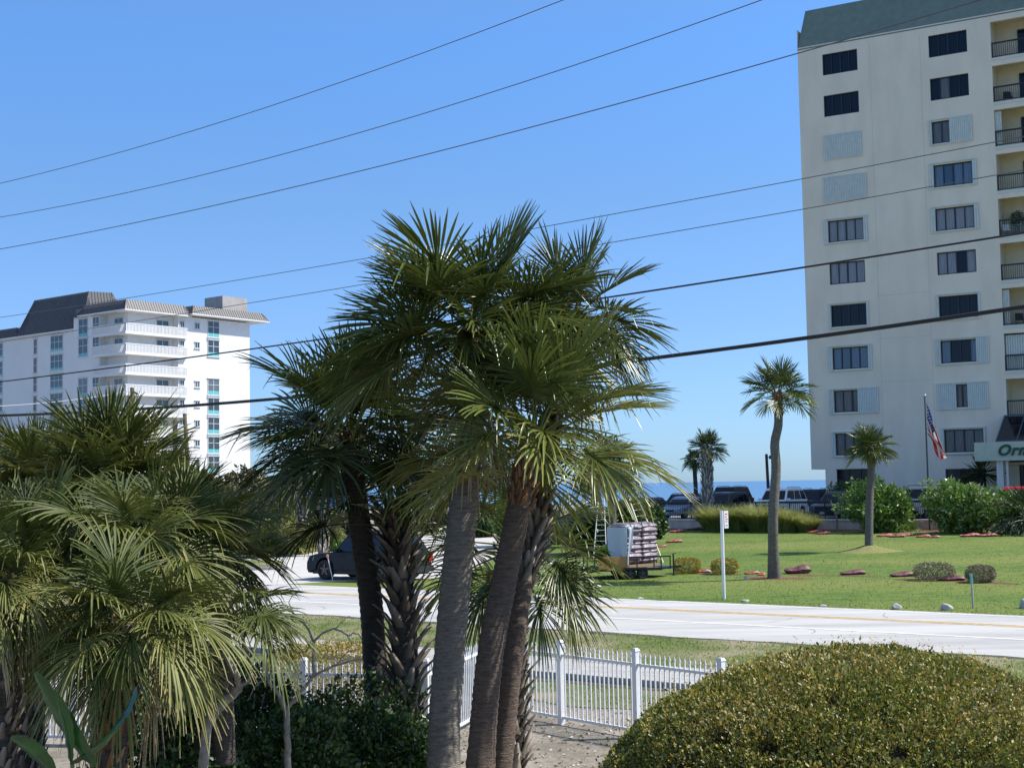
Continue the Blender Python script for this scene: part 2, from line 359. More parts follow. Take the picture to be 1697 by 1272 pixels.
def strip_mesh(name, cs, a0, a1, da, dz, m, off=None):
    """sheet between the lines in cs running along the road, following the ground"""
    n = int((a1-a0)/da); V = []; Fq = []
    for j in range(n+1):
        a = a0+(a1-a0)*j/n
        for i, c in enumerate(cs):
            c_ = c+(off(i, a) if off else 0); p = xy(c_, a); V.append((p.x, p.y, gz_c(c_)+dz))
    k = len(cs)
    for j in range(n):
        for i in range(k-1): q = j*k+i; Fq.append((q, q+k, q+k+1, q+1))
    return np_mesh(name, V, Fq, m)
cs = [-60, -10, 0, 10, 20, 30, 38, 50, 60, 70, 80, 100, 130, 155, 182.5, 260]
link('ground', strip_mesh('ground', cs, -260, 160, 10, 0, sandm), kind='structure')
def wob(amp, fr, ph=0):
    return lambda a: amp*(math.sin(a*fr+ph)+.6*math.sin(a*fr*2.7+ph*2)+.4*math.sin(a*fr*6.1+1))
wv1 = wob(.12, .9); wv2 = wob(.25, .5, 2); wv3 = wob(.07, 1.4, 3)
link('verge_lawn', strip_mesh('verge', [18.6, 20.5, 21.1, 23, 26, 28.35], -60, 20, .25, .012, vergem, lambda i, a: wv2(a) if i == 0 else (wv1(a) if i == 5 else 0)), kind='structure')
link('lawn', strip_mesh('lawn', [36.35, 38, 50, 60, 70, 80.45], -54, 22, .25, .012, lawnm, lambda i, a: wv3(a) if i == 0 else 0), kind='structure')
ro = link('road', strip_mesh('road', [28.15, 32, 36.55], -130, 60, .5, .022, roadm, lambda i, a: wv3(a)*.8 if i == 0 else 0), kind='structure')
link('yellow_centre_line', strip_mesh('yl', [33.72, 33.84], -130, 60, 2, .028, yellowm), kind='structure')
link('yellow_centre_line', strip_mesh('yl2', [33.98, 34.10], -130, 60, 2, .028, yellowm), kind='structure')
link('white_edge_line', strip_mesh('wl', [31.12, 31.25], -130, 60, 2, .028, whitem), kind='structure')
link('white_edge_line', strip_mesh('wl2', [36.15, 36.25], -130, 60, 2, .028, whitem), kind='structure')
# thin dark tar joints and cracks in the road
b = MB(); rg = random.Random(3)
for k in range(34):
    a = -42+k*1.9+rg.uniform(-1, 1); c = rg.uniform(28.6, 35.8); P = []
    p = Vector((c, a)); ang = rg.choice([0, 0, 1.57])+rg.uniform(-.25, .25)
    for j in range(10):
        q = xy(p.x, p.y); P.append((q.x, q.y, .0262)); ang += rg.uniform(-.25, .25); p += Vector((math.sin(ang), math.cos(ang)))*.16
    for j in range(9):
        x0, y0, z0 = P[j]; x1, y1, z1 = P[j+1]; dx, dy = y1-y0, x0-x1; l = math.hypot(dx, dy)/.008
        b.add([(x0-dx/l, y0-dy/l, z0), (x1-dx/l, y1-dy/l, z0), (x1+dx/l, y1+dy/l, z0), (x0+dx/l, y0+dy/l, z0)], [(0, 1, 2, 3)])
b.build('road_cracks', seam_, kind='structure')
# pavement: slab raised above the verge, joints every 1.5 m, near-side soil and slab shade painted as a dark strip
b = MB(); a = -58.
while a < 18:
    for (c0, c1) in ((21.05, 22.85),):
        A = [xy(c0, a+.006), xy(c0, a+1.494), xy(c1, a+1.494), xy(c1, a+.006)]
        z = .13+.004*math.sin(a*3)
        b.hull([(p.x, p.y, -.1) for p in A], [(p.x, p.y, z) for p in A])
    a += 1.5
b.build('sidewalk', pavm, kind='structure')
link('soil_shade_edge', strip_mesh('soil_shade', [20.72, 21.04], -58, 18, .25, .02, soilshadem, lambda i, a: wv1(a)*.5 if i == 0 else 0), kind='structure')  # soil edge, with the shade below the slab put into its dark colour
link('soil_shade_edge', strip_mesh('soil_shade2', [27.95, 28.5], -58, 18, .2, .016, soilshadem, lambda i, a: wv1(a+3)*1.2 if i == 0 else 0), kind='structure')
link('soil_shade_edge', strip_mesh('soil_shade3', [36.42, 36.62], -36, 22, .2, .018, soilshadem, lambda i, a: wv3(a+3)*.8), kind='structure')

def poly_sheet(name, pts, dz, m, **k):
    bm = bmesh.new(); vs = [bm.verts.new((p[0], p[1], 0)) for p in pts]; f = bm.faces.new(vs)
    bmesh.ops.triangulate(bm, faces=[f])
    for c0 in [38+i*6 for i in range(8)]:
        bmesh.ops.bisect_plane(bm, geom=bm.verts[:]+bm.edges[:]+bm.faces[:], plane_co=(xy(c0, 0).x, xy(c0, 0).y, 0), plane_no=(NC[0], NC[1], 0))
    for v in bm.verts: v.co.z = gz(v.co.x, v.co.y)+dz
    me = bpy.data.meshes.new(name); bm.to_mesh(me); bm.free(); me.materials.append(m)
    return link(name, me, kind='structure', **k)
# side street left of the lawn
poly_sheet('side_street', [(-8.7, 52.9), (-7.2, 53.9), (-2.2, 54.4), (0, 75), (2, 92), (-3, 99), (-8.6, 84), (-12.6, 73), (-18, 63), (-26, 60), (-24, 64.4)], .017, drivem)
poly_sheet('far_lawn', [(-60, 92.3), (-26, 66.5), (-17.8, 63.4), (-12.5, 73.2), (-8.4, 84.2), (-3, 99), (-30, 130), (-80, 120)], .02, vergem)
b = MB()
A = [gpt(478, 944), gpt(474, 935), gpt(440, 931), gpt(300, 938), gpt(300, 948)]
b.hull([(p.x, p.y, p.z-.1) for p in A], [(p.x, p.y, p.z+.15) for p in A]); b.build('kerb', kerbm, kind='structure')
cen = sum((Vector(p) for p in A), Vector())/5
b = MB(); A2 = [cen+(p-cen)*.93 for p in A]; b.hull([(p.x, p.y, p.z) for p in A2], [(p.x, p.y, p.z+.17) for p in A2]); b.build('kerb_lawn', vergem, kind='structure')
# parking lot terrace behind the low wall
b = MB(); A = [xy(80.9, -50.5), xy(80.9, 26), xy(128, 26), xy(128, -50.5)]
b.hull([(p.x, p.y, -1) for p in A], [(p.x, p.y, 1.08) for p in A]); b.build('parking_lot', lotm, kind='structure')
lines = MB(); 
for k in range(24):
    a = -49+k*2.8; P = [xy(82, a), xy(82, a+.1), xy(87, a+.1), xy(87, a)]
    lines.add([(p.x, p.y, 1.086) for p in P], [(0, 1, 2, 3)])
lines.build('parking_bay_lines', whitem, kind='structure')
seam = mat('sea water', (.05, .135, .26), rough=.28, col2=(.075, .18, .33), scale=.02, stretch=(.25, 1, 1), detail=6, bump=.25, bscale=.6, spec=.3)
b = MB(); b.quad((-30000, 150, -4), (30000, 150, -4), (30000, 45000, -4), (-30000, 45000, -4)); b.build('sea', seam, kind='structure')
# grassy mound under the single palm
mdm = mat('dry mound turf', (.16, .17, .04), rough=.95, col2=(.27, .25, .09), scale=6, bump=.6, bscale=60)
PB = at(1440, 907, 64.0); PB.z = gz(PB.x, PB.y)
V = [(0, 0, .34)]; Fq = []
for i, (r, z) in enumerate(((.25, .27), (.5, .17), (.85, .08), (1.25, .012), (1.4, -.03))):
    for k in range(24):
        a = k*math.pi/12; q = r*(1+.08*math.sin(3*a+1)); V.append((math.cos(a)*q*1.25, math.sin(a)*q, z))
b = MB(); b.add(V, [(0, 1+k, 1+(k+1) % 24) for k in range(24)]+[(1+i*24+k, 25+i*24+k, 25+i*24+(k+1) % 24, 1+i*24+(k+1) % 24) for i in range(4) for k in range(24)], 0, True)
b.build('grass_mound', mdm, loc=PB, kind='structure')

mulchm = mat('red mulch', (.10, .035, .025), rough=1, col2=(.26, .11, .08), scale=14, detail=8, bump=1., bscale=40)
def blob(name, c, rx, ry, m, dz, seed=0, rot=-.65):
    P = []
    for k in range(28):
        a = k*2*math.pi/28; q = 1+.16*math.sin(3*a+seed)+.10*math.sin(7*a+seed*2); x, y = rx*q*math.cos(a), ry*q*math.sin(a)
        P.append((c.x+x*math.cos(rot)-y*math.sin(rot), c.y+x*math.sin(rot)+y*math.cos(rot)))
    return poly_sheet(name, P, dz, m)
for i, (px, py, rx, ry) in enumerate(((1283, 958, 1.3, .5), (1340, 953, .9, .25), (1560, 962, 1.8, .35), (1640, 966, 1.0, .3), (1420, 955, .8, .18), (1180, 951, 1.2, .3))): blob('mulch', gpt(px, py), rx, ry, mulchm, .017+.001*i, i)
link('mulch', strip_mesh('mulch', [78.9, 79.6, 80.56], -50, 22, .3, .02, mulchm, lambda i, a: .35*math.sin(a*.9)+.2*math.sin(a*2.3) if i == 0 else 0), kind='structure')
# grass tufts: uncountable
grassm = mat('grass blade', (1, 1, 1), rough=.6, transl=.45, tint=((0, (.07, .15, .012)), (.5, (.17, .27, .028)), (.85, (.33, .36, .07)), (1, (.5, .44, .2))))
def tufts(name, seed, n, gen, h, wd, label, tsh=0.):
    rg = np.random.default_rng(seed); c, a = gen(rg, n)
    x = c*NC[0]+a*NA[0]; y = c*NC[1]+a*NA[1]; z = np.where(c < 38, 0, np.minimum(.5, (c-38)/42*.5))
    an = rg.random(n)*6.283; hh = h*(.5+rg.random(n)); ww = wd*(.6+.8*rg.random(n)); lean = rg.normal(0, .4, (n, 2))
    V = np.zeros((n, 3, 3)); V[:, 0] = np.stack([x-np.cos(an)*ww, y-np.sin(an)*ww, z], 1); V[:, 1] = np.stack([x+np.cos(an)*ww, y+np.sin(an)*ww, z], 1)
    V[:, 2] = np.stack([x+lean[:, 0]*hh, y+lean[:, 1]*hh, z+hh], 1)
    pat = .5+.5*np.sin(x*.55+1.3*np.sin(y*.31))*np.sin(y*.47+1.7*np.sin(x*.23))
    t = np.clip(.2+.4*pat+rg.normal(0, .16, n)+tsh, 0, 1)
    o = link(name, np_mesh(name, V.reshape(-1, 3), np.arange(3*n).reshape(n, 3), grassm, np.repeat(t, 3)))
    return tag(o, label, 'grass', kind='stuff')
def g_lawn(rg, n):
    c = 36.5+43.5*rg.random(n)**1.35; a = -(c*.32+26)+(c*.85+9)*rg.random(n)*1.02+2; return c, a
tufts('lawn_grass', 5, 110000, g_lawn, .032, .022, 'short green grass growing over the wide lawn beyond the road')
def g_verge(rg, n):
    a = -42+48*rg.random(n); c = 19+9.2*rg.random(n); keep_ = np.sin(a*1.1+np.sin(c*2))*np.sin(c*1.7+np.sin(a*.7)); a = np.where(keep_ < -.25, a+.9, a); c = np.where((c > 20.8) & (c < 22.9), 23+5.0*rg.random(n), c); return c, a
tufts('verge_grass', 6, 60000, g_verge, .045, .013, 'patchy dry grass on both sides of the pavement', .12)
# pebbles and leaf litter in the yard soil
rg = np.random.default_rng(4); n = 6000; c = 14+6.3*rg.random(n); a = -24+20*rg.random(n)
x = c*NC[0]+a*NA[0]; y = c*NC[1]+a*NA[1]; s = .012+.02*rg.random(n); an = rg.random(n)*6.28
V = np.stack([np.stack([x+np.cos(an+k*1.571)*s, y+np.sin(an+k*1.571)*s*.7, np.full(n, .006)+.02*(k == 1)], 1) for k in range(4)], 1)
litm = mat('litter', (1, 1, 1), rough=.8, tint=((0, (.05, .04, .03)), (.5, (.25, .2, .14)), (1, (.7, .66, .58))))
tag(link('leaf_litter', np_mesh('litter', V.reshape(-1, 3), np.arange(4*n).reshape(n, 4), litm, np.repeat(rg.random(n), 4))), 'dead leaves and shell bits on the bare sand by the white fence', 'litter', kind='stuff')

# ------------------------------------------------------------------ low wall and black fence by the car park
stucco = mat('cream stucco wall', (.62, .50, .40), rough=.9, var=.15, scale=1.5, bump=.2, bscale=30)
capm = mat('white wall cap', (.75, .74, .70), rough=.8, var=.1, scale=3)
root = empty('retaining_wall', (*xy(80.6, -14), .4), 'low cream stucco wall with white cap between lawn and car park', 'wall')
def along(mb, c0, c1, a0, a1, z0, z1, o=None, mi=0):
    A = [xy(c0, a0), xy(c0, a1), xy(c1, a1), xy(c1, a0)]; o = o or Vector((0, 0, 0))
    mb.hull([(p.x-o.x, p.y-o.y, z0-o.z) for p in A], [(p.x-o.x, p.y-o.y, z1-o.z) for p in A], mi)
ol = root.location.copy()
m1 = MB(); along(m1, 80.55, 80.88, -50.5, 26, .1, 1.06, ol); m1.build('wall_face', stucco, root)
m1 = MB(); along(m1, 80.48, 80.95, -50.6, 26, 1.06, 1.14, ol); m1.build('cap', capm, root)
m1 = MB(); along(m1, 80.4, 81.0, -51.3, -50.6, .1, 1.25, ol); m1.build('end_pier', capm, root)
blackm = mat('black metal', (.012, .012, .013), rough=.45)
dkbrown = mat('dark rail metal', (.03, .025, .022), rough=.5)
def picket_fence(name, label, P0, P1, nb, h, m, pick=.11, pr=.010, postr=.035, rails=(.06, .9), zb=0., spear=False, railr=.02, group=None, topr=None, posth=None, capw=None):
    P0, P1 = Vector(P0), Vector(P1); root = empty(name, P0, label, 'fence', group, math.atan2(P1.y-P0.y, P1.x-P0.x))
    L = (P1.xy-P0.xy).length; dz = P1.z-P0.z; bay = L/nb; rm = MB(); ps = MB()
    for fr in rails: rm.box(postr, -railr*.8, h*fr-railr, bay-postr, railr*.8, h*fr+railr)
    if topr: rm.box(postr, -topr, h-topr, bay-postr, topr, h+topr)
    k = int(bay/pick)
    for i in range(1, k):
        x = bay*i/k; rm.box(x-pr, -pr, h*rails[0]+railr, x+pr, pr, (h*rails[-1]-railr) if not spear else h*.97)
        if spear: rm.add([(x-pr*1.7, -pr, h*.955), (x+pr*1.7, -pr, h*.955), (x+pr*1.7, pr, h*.955), (x-pr*1.7, pr, h*.955), (x, 0, h*1.01)], [(0, 1, 4), (1, 2, 4), (2, 3, 4), (3, 0, 4), (3, 2, 1, 0)])
    pmsh = rm.mesh('panel', m)
    ph = posth or h*1.02; pb = MB(); pb.box(-postr, -postr, -.05, postr, postr, ph)
    cw = postr*1.25; pb.hull([(-cw, -cw, ph), (cw, -cw, ph), (cw, cw, ph), (-cw, cw, ph)], [(-cw*.6, -cw*.6, ph+postr*.9), (cw*.6, -cw*.6, ph+postr*.9), (cw*.6, cw*.6, ph+postr*.9), (-cw*.6, cw*.6, ph+postr*.9)])
    pomsh = pb.mesh('post', m)
    for i in range(nb+1):
        link('post', pomsh, root, loc=(bay*i, 0, dz*i/nb))
        if i < nb: link('panel', pmsh, root, loc=(bay*i, 0, dz*(i+.5)/nb))
    return root
a0 = xy(81.25, -50); a1 = xy(81.25, 20)
picket_fence('metal_fence', 'long black picket fence on the low wall in front of the parked cars', (a0.x, a0.y, 1.09), (a1.x, a1.y, 1.09), 29, 1.12, blackm, pick=.13, pr=.011, topr=.05, railr=.02, rails=(.1, .93))
p0, p1 = at(648, 876, 97), at(778, 880, 92); p0.z = p1.z = .52
picket_fence('metal_fence', 'dark picket fence section behind the dark SUV, in front of the arched white building', p0, p1, 3, 1.35, dkbrown, pick=.13, topr=.07, rails=(.08, .93))

# ------------------------------------------------------------------ white yard fence
wf = mat('white painted metal', (.74, .75, .76), rough=.4, var=.06, scale=8)
cor = xy(17.1, 0); 
def fpt(c, a): p = xy(c, a); return (p.x, p.y, 0)
def wfp(px, y, hh=1.2): D = (EYE-hh)*FPX/(y-(804-(px-848)*.0178)); p = at(px, y, D); return (p.x, p.y, 0)
A, B_ = Vector(wfp(832, 1061)), Vector(wfp(928, 1063)); C_ = Vector(wfp(1053, 1077))
step = (C_-B_); step.z = 0
Bm = C_+step*9; A0 = B_-step
picket_fence('picket_fence', 'white spear-topped metal yard fence running from the leaning palm trunks to the bronze hedge', A0, Bm, 11, 1.2, wf, pick=.092, pr=.0095, postr=.040, rails=(.09, .86), spear=True, railr=.02)
L1 = Vector(wfp(705, 1094)); L2 = Vector(wfp(500, 1094)); L3 = Vector(wfp(-60, 1088))
picket_fence('picket_fence', 'short return of white picket fence just behind the palm trunks', L1, A0, 1, 1.2, wf, pick=.092, pr=.0095, postr=.040, rails=(.09, .86), spear=True)
picket_fence('picket_fence', 'white picket fence half hidden behind the dark mangrove shrub and big left palms', L3, L1, 4, 1.2, wf, pick=.092, pr=.011, postr=.040, rails=(.09, .86), spear=True)

# ------------------------------------------------------------------ beige tower
towm = mat('beige tower stucco', (.80, .69, .555), rough=.9, col2=(.84, .735, .60), scale=.35, detail=6, bump=.1, bscale=20, stretch=(1, 1, .35), big=((.68, .59, .485), .8, .4))
creamm = mat('cream balcony wall', (.72, .63, .46), rough=.85, var=.05, scale=1)
slabm = mat('pale slab edge', (.66, .64, .58), rough=.8)
glassd = mat('dark window glass', (.006, .011, .02), rough=.08, spec=.28)
glassb = mat('blue window glass', (.02, .05, .09), rough=.06, spec=.9)
curtm = mat('drawn blind behind glass', (.22, .22, .25), rough=.35, var=.25, scale=3, stretch=(9, 1, .3), spec=.7)
curtb = mat('blue curtain behind glass', (.08, .13, .20), rough=.25, var=.3, scale=3, stretch=(9, 1, .3), spec=.8)
curtd = mat('dim curtain behind glass', (.10, .095, .10), rough=.3, var=.4, scale=3, stretch=(8, 1, .3), spec=.7)
framem = mat('dark window frame', (.012, .014, .02), rough=.4)
shutm = mat('accordion shutter', (.60, .63, .60), rough=.55, var=.06, scale=4)
greenm = mat('sage fascia', (.52, .56, .43), rough=.8, var=.05, scale=2)
copm = mat('grey green roof band', (.16, .21, .18), rough=.7, var=.1, scale=2)
TO = (23.7, 100.); TAX = (.864, -.5035)
tow = empty('apartment_tower', (TO[0], TO[1], 1.08), 'tall beige apartment tower with shuttered windows and recessed balconies', 'building', rz=math.atan2(TAX[1], TAX[0]))
Z0 = 1.08
def TP(px, py, off=0.):
    o = (TO[0]+off*(-TAX[1]), TO[1]+off*TAX[0]); t, z = on_plane(px, py, o, TAX); return t, z-Z0
wl, wr, TB, TT = -2.35, 30., 4.35-Z0, 38.0-Z0; BL = 11.45; BR = 18.4
cz = [34.0-3.1*i-Z0 for i in range(10)]
b = MB()                                            # wall with real openings: strips around the windows
wins = []
lw = [(-.5, 2.1)]*10; rw = [(7.2, 9.85)]*10
def wall_grid(b, t0, t1, z0, z1, holes, y0=0., y1=.35):
    ts = sorted({t0, t1}|{h[0] for h in holes}|{h[1] for h in holes}); zs = sorted({z0, z1}|{h[2] for h in holes}|{h[3] for h in holes})
    for i in range(len(ts)-1):
        for j in range(len(zs)-1):
            tc_, zc = (ts[i]+ts[i+1])/2, (zs[j]+zs[j+1])/2
            if any(h[0] < tc_ < h[1] and h[2] < zc < h[3] for h in holes): continue
            if y1 is None: b.quad((ts[i], y0, zs[j]), (ts[i+1], y0, zs[j]), (ts[i+1], y0, zs[j+1]), (ts[i], y0, zs[j+1]))
            else: b.quad((ts[i], y0, zs[j]), (ts[i+1], y0, zs[j]), (ts[i+1], y0, zs[j+1]), (ts[i], y0, zs[j+1]))
    if y1 is not None:
        for h in holes:
            a_, c_, d_, e_ = h
            b.quad((a_, y0, d_), (a_, y1, d_), (c_, y1, d_), (c_, y0, d_)); b.quad((a_, y0, e_), (c_, y0, e_), (c_, y1, e_), (a_, y1, e_))
            b.quad((a_, y0, d_), (a_, y0, e_), (a_, y1, e_), (a_, y1, d_)); b.quad((c_, y0, d_), (c_, y1, d_), (c_, y1, e_), (c_, y0, e_))
HW = .79
holes = []
LEFT = ['dark', 'dark', 'full', 'FULL', 'blind_s', 'blind', 'dark_s', 'blue_m', 'half_r', 'curt_l']
RIGHT = ['dark', 'dark1', 'half_R', 'blue_s', 'blind_s', 'blind1', 'dark_s', 'blue_R', 'narrow', 'curt_s']
for i in range(10):
    holes.append((-.5, 2.1, cz[i]-HW, cz[i]+HW))
    holes.append((7.2, 9.85, cz[i]-HW, cz[i]+HW))
# rows above the photograph's frame continue the facade
holes = [h for h in holes]
holes.append((-.5, 2.1, .95, 3.25)); holes.append((7.2, 9.9, .95, 3.1))
balh = []
zsl = [29.35-3.1*i-Z0 for i in range(-1, 9)]       # top of each balcony slab (front edge)
for z in zsl: balh.append((BL, BR, z, z+2.55))
hb = [h for h in holes if h[2] > TB-1]; 
wall_grid(b, wl, wr, TB, 35.6-Z0, [h for h in holes if h[3] < 35.3-Z0 and h[2] > TB]+[q for q in balh if q[2] > TB and q[3] < 35.5-Z0], 0, .22)
# lower storey, set in at the left corner
wall_grid(b, -1.32, 11.4, 0, TB, [h for h in holes if h[3] < TB], .003, .2)
b.box(wl, 0.001, TB-.005, -1.0, 6, TB+.01)
b.quad((wl, 0, TB), (wl, 0, TT-1), (wl, 26, TT-1), (wl, 26, TB)); b.quad((-1.32, 0, 0), (-1.32, 0, TB), (-1.32, 26, TB), (-1.32, 26, 0))
b.quad((wl, 26, 0), (wl, 26, TT), (wr, 26, TT), (wr, 26, 0)); b.quad((wr, 0, 0), (wr, 0, TT), (wr, 26, TT), (wr, 26, 0)); b.quad((wl, 0, TB), (wl, 26, TB), (-1.3, 26, TB), (-1.3, 0, TB))
b.box(BR, .003, 0, wr, .2, TB)
b.build('wall', towm, tow)
b = MB(); b.hull([(wl-.02, -.02, 35.42-Z0), (wr, -.02, 35.42-Z0), (wr, 26.0, 35.42-Z0), (wl-.02, 26.0, 35.42-Z0)], [(wl+.5, .6, 38.5-Z0), (wr, .6, 38.5-Z0), (wr, 25.5, 38.5-Z0), (wl+.5, 25.5, 38.5-Z0)]); b.build('roof', copm, tow)
# faint vertical and horizontal render joints
b = MB()
for t in (3.0, 6.6): b.box(t, -.006, TB, t+.025, .002, 35-Z0)
for i in (5, 6, 7): b.box(3.0, -.006, cz[i]-1.9, 6.6, .002, cz[i]-1.875)
b.build('joint', mat('render joint', (.60, .54, .46), rough=.9), tow)

def rib_panel(b, t0, t1, z0, z1, y, pitch=.125, d=.05):
    n = max(1, round((t1-t0)/pitch)); p = (t1-t0)/n
    for i in range(n):
        a = t0+i*p; pts = [(a, 0), (a+p*.3, -d), (a+p*.7, -d), (a+p, 0)]
        for (q, r_) in zip(pts[:-1], pts[1:]): b.quad((q[0], y+q[1], z0), (r_[0], y+r_[1], z0), (r_[0], y+r_[1], z1), (q[0], y+q[1], z1))
def twin(t0, t1, z0, z1, kind, npan=4):
    """one sliding window: frame (with its panes) and, where there are any, shutters"""
    k = kind.split('_')[0]; gl = {'dark': glassd, 'dark1': glassd, 'blue': curtb, 'blind': curtm, 'blind1': curtm, 'half': curtd, 'narrow': curtd, 'curt': curtd, 'full': glassd, 'FULL': glassd}[k]
    b = MB(); y0, y1 = .10, .17; w_ = .07
    b.box(t0, y0, z0, t1, y1, z0+w_); b.box(t0, y0, z1-w_, t1, y1, z1); b.box(t0, y0, z0+w_, t0+w_, y1, z1-w_); b.box(t1-w_, y0, z0+w_, t1, y1, z1-w_)
    st = (t1-t0)/npan
    for i in range(1, npan): ww = .05 if i == npan//2 else .03; b.box(t0+st*i-ww, y0+.01, z0+w_, t0+st*i+ww, y1-.01, z1-w_)
    o = b.build('window', framem, tow)
    for i in range(npan):
        g = gl
        if k == 'dark1' and i == 1: g = curtd
        if k == 'blind1' and i == 2: g = glassd
        if k == 'blue' and i == 1: g = glassb
        if kind == 'blue_R' and i in (1, 2): g = glassd
        b = MB(); b.box(t0+st*i+.02, .19, z0+.02, t0+st*(i+1)-.02, .20, z1-.02); b.build('pane', g, o)
    def sh(a, c):
        b = MB(); rib_panel(b, a, c, z0-.08, z1+.08, -.06); b.quad((a, -.05, z0-.08), (c, -.05, z0-.08), (c, -.05, z1+.08), (a, -.05, z1+.08)); b.build('shutter', shutm, tow)
    def rails(a, c):
        
        for q0, q1 in ((z1+.081, z1+.13), (z0-.13, z0-.081)): b = MB(); b.box(a, -.12, q0, c, 0, q1); b.build('shutter_rail', shutm, tow)
    if kind == 'full': sh(t0-.1, t1+.1); rails(t0-.1, t1+.1)
    if kind == 'FULL': sh(t0-.25, t1+.35); rails(t0-.25, t1+.35)
    if kind == 'half_R': sh(t0+(t1-t0)*.46, t1+.12); sh(t0-.2, t0); rails(t0-.2, t1+.12)
    if kind == 'half_r': sh(t0+1.75, t1+.65); sh(t0-.32, t0); rails(t0-.32, t1+.65)
    if kind in ('blind_s', 'blue_s', 'blue_m', 'dark_s', 'curt_s'): q = .16 if kind in ('dark_s', 'curt_s') else .3; sh(t0-q, t0); sh(t1, t1+q); rails(t0-q, t1+q)
    if kind == 'curt_l': sh(t0-.22, t0); rails(t0-.22, t1)
    if kind == 'blue_R': sh(t0-.35, t0); sh(t1-.25, t1+.62); rails(t0-.35, t1+.62)
    if kind == 'narrow': sh(t0-.35, t0+.95); sh(t0+1.7, t1+.45); rails(t0-.35, t1+.45)
for i in range(10):
    twin(-.5, 2.1, cz[i]-HW, cz[i]+HW, LEFT[i]); twin(7.2, 9.85, cz[i]-HW, cz[i]+HW, RIGHT[i])
twin(-.5, 2.1, .95, 3.25, 'dark', 3); twin(7.2, 9.9, .95, 3.1, 'dark', 3)
# balconies
for i, z in enumerate(zsl):
    if z < 5 or z+2.5 > 34.5: continue
    row = i-1
    b = MB(); b.box(BL+.002, -.04, z-.2, BR-.002, 1.9, z); b.build('balcony_slab', slabm, tow)
    b = MB(); b.quad((BL, 1.9, z), (BR, 1.9, z), (BR, 1.9, z+2.9), (BL, 1.9, z+2.9)); b.quad((BL+.004, .2, z), (BL+.004, 1.9, z), (BL+.004, 1.9, z+2.9), (BL+.004, .2, z+2.9)); b.quad((BR, .2, z), (BR, 1.9, z), (BR, 1.9, z+2.9), (BR, .2, z+2.9)); b.quad((BL, .2, z+2.86), (BR, .2, z+2.86), (BR, 1.9, z+2.86), (BL, 1.9, z+2.86))
    b.build('balcony_wall', creamm, tow)
    b = MB(); b.box(BL+.02, .04, z+1.0, BR, .12, z+1.1); b.box(BL+.02, .06, z+.08, BR, .10, z+.13); b.box(BL+.02, .04, z, BL+.1, .12, z+1.0)
    t = BL+.22
    while t < BR: b.box(t, .07, z+.13, t+.025, .09, z+1.0); t += .14
    b.build('balcony_railing', blackm, tow)
    f = MB(); d0, d1 = BL+1.45, BL+4.4
    f.box(d0, 1.8, z, d0+.08, 1.88, z+2.15); f.box(d1-.08, 1.8, z, d1, 1.88, z+2.15); f.box(d0, 1.8, z+2.15, d1, 1.88, z+2.25); f.box((d0+d1)/2-.05, 1.8, z, (d0+d1)/2+.05, 1.88, z+2.15)
    o = f.build('balcony_door', framem, tow); g = MB(); g.box(d0+.08, 1.85, z+.02, d1-.08, 1.86, z+2.15); g.build('pane', glassb if row in (2, 3) else glassd, o)
    if row == 6: b = MB(); rib_panel(b, BL+.05, BR, z+.02, z+2.45, .3, .16, .07); b.build('shutter', shutm, tow)
    if row in (1, 5): b = MB(); rib_panel(b, BL+.02, BL+.45, z+.02, z+2.45, .2, .1, .05); b.build('shutter', shutm, tow)
def chair(label, t, y, z, m, s=1.):
    p = tow.matrix_world if False else None
    wx = TO[0]+t*TAX[0]-y*TAX[1]; wy = TO[1]+t*TAX[1]+y*TAX[0]
    r = empty('patio_chair', (wx, wy, Z0+z), label, 'chair', rz=tow.rotation_euler.z+.4)
    b = MB(); b.box(-.26, -.25, .38, .26, .25, .42); b.build('seat', m, r)
    b = MB(); b.hull([(-.26, .22, .42), (.26, .22, .42), (.26, .25, .42), (-.26, .25, .42)], [(-.26, .36, .9), (.26, .36, .9), (.26, .39, .9), (-.26, .39, .9)]); b.build('backrest', m, r)
    for sx in (-1, 1):
        for sy in (-1, 1): b = MB(); b.bar((sx*.24, sy*.22, 0), (sx*.24, sy*.22, .38), .018); b.build('leg', m, r)
        b = MB(); b.bar((sx*.27, -.22, .62), (sx*.27, .27, .64), .02); b.build('arm', m, r)
chm = mat('white patio plastic', (.75, .76, .76), rough=.5)
chair('black patio chair on the top balcony of the tower', BL+.85, .75, zsl[1], blackm)
chair('white patio chair on the tower balcony with a potted plant', BL+.4, .65, zsl[4], chm); 
chair('white patio chair beside the balcony table', BL+2.1, .65, zsl[4], chm)
chair('dark patio chair on the lower tower balcony under the thick black cable', BL+1.0, .8, zsl[6], blackm)
def tw(t, y, z): return Vector((TO[0]+t*TAX[0]-y*TAX[1], TO[1]+t*TAX[1]+y*TAX[0], Z0+z))
r = empty('potted_plant', tw(BL+1.0, 1.3, zsl[4]), 'bushy potted plant on a tower balcony', 'plant')
b = MB(); b.tube([(0, 0, 0), (0, 0, .7)], [.16, .2], 10); b.build('pot', mat('pot', (.3, .3, .28)), r)
link('foliage', leaves('pf', 61, 500, .42, .42, .5, .14, shrubm, cz=1.25), r)
r = empty('patio_table', tw(BL+1.25, .75, zsl[4]), 'small round table on the balcony with the potted plant', 'table')
b = MB(); b.tube([(0, 0, .7), (0, 0, .73)], [.35, .35], 16); b.build('tabletop', mat('table top', (.3, .5, .5), rough=.3), r)
b = MB(); b.bar((0, 0, 0), (0, 0, .7), .03); b.build('leg', chm, r)
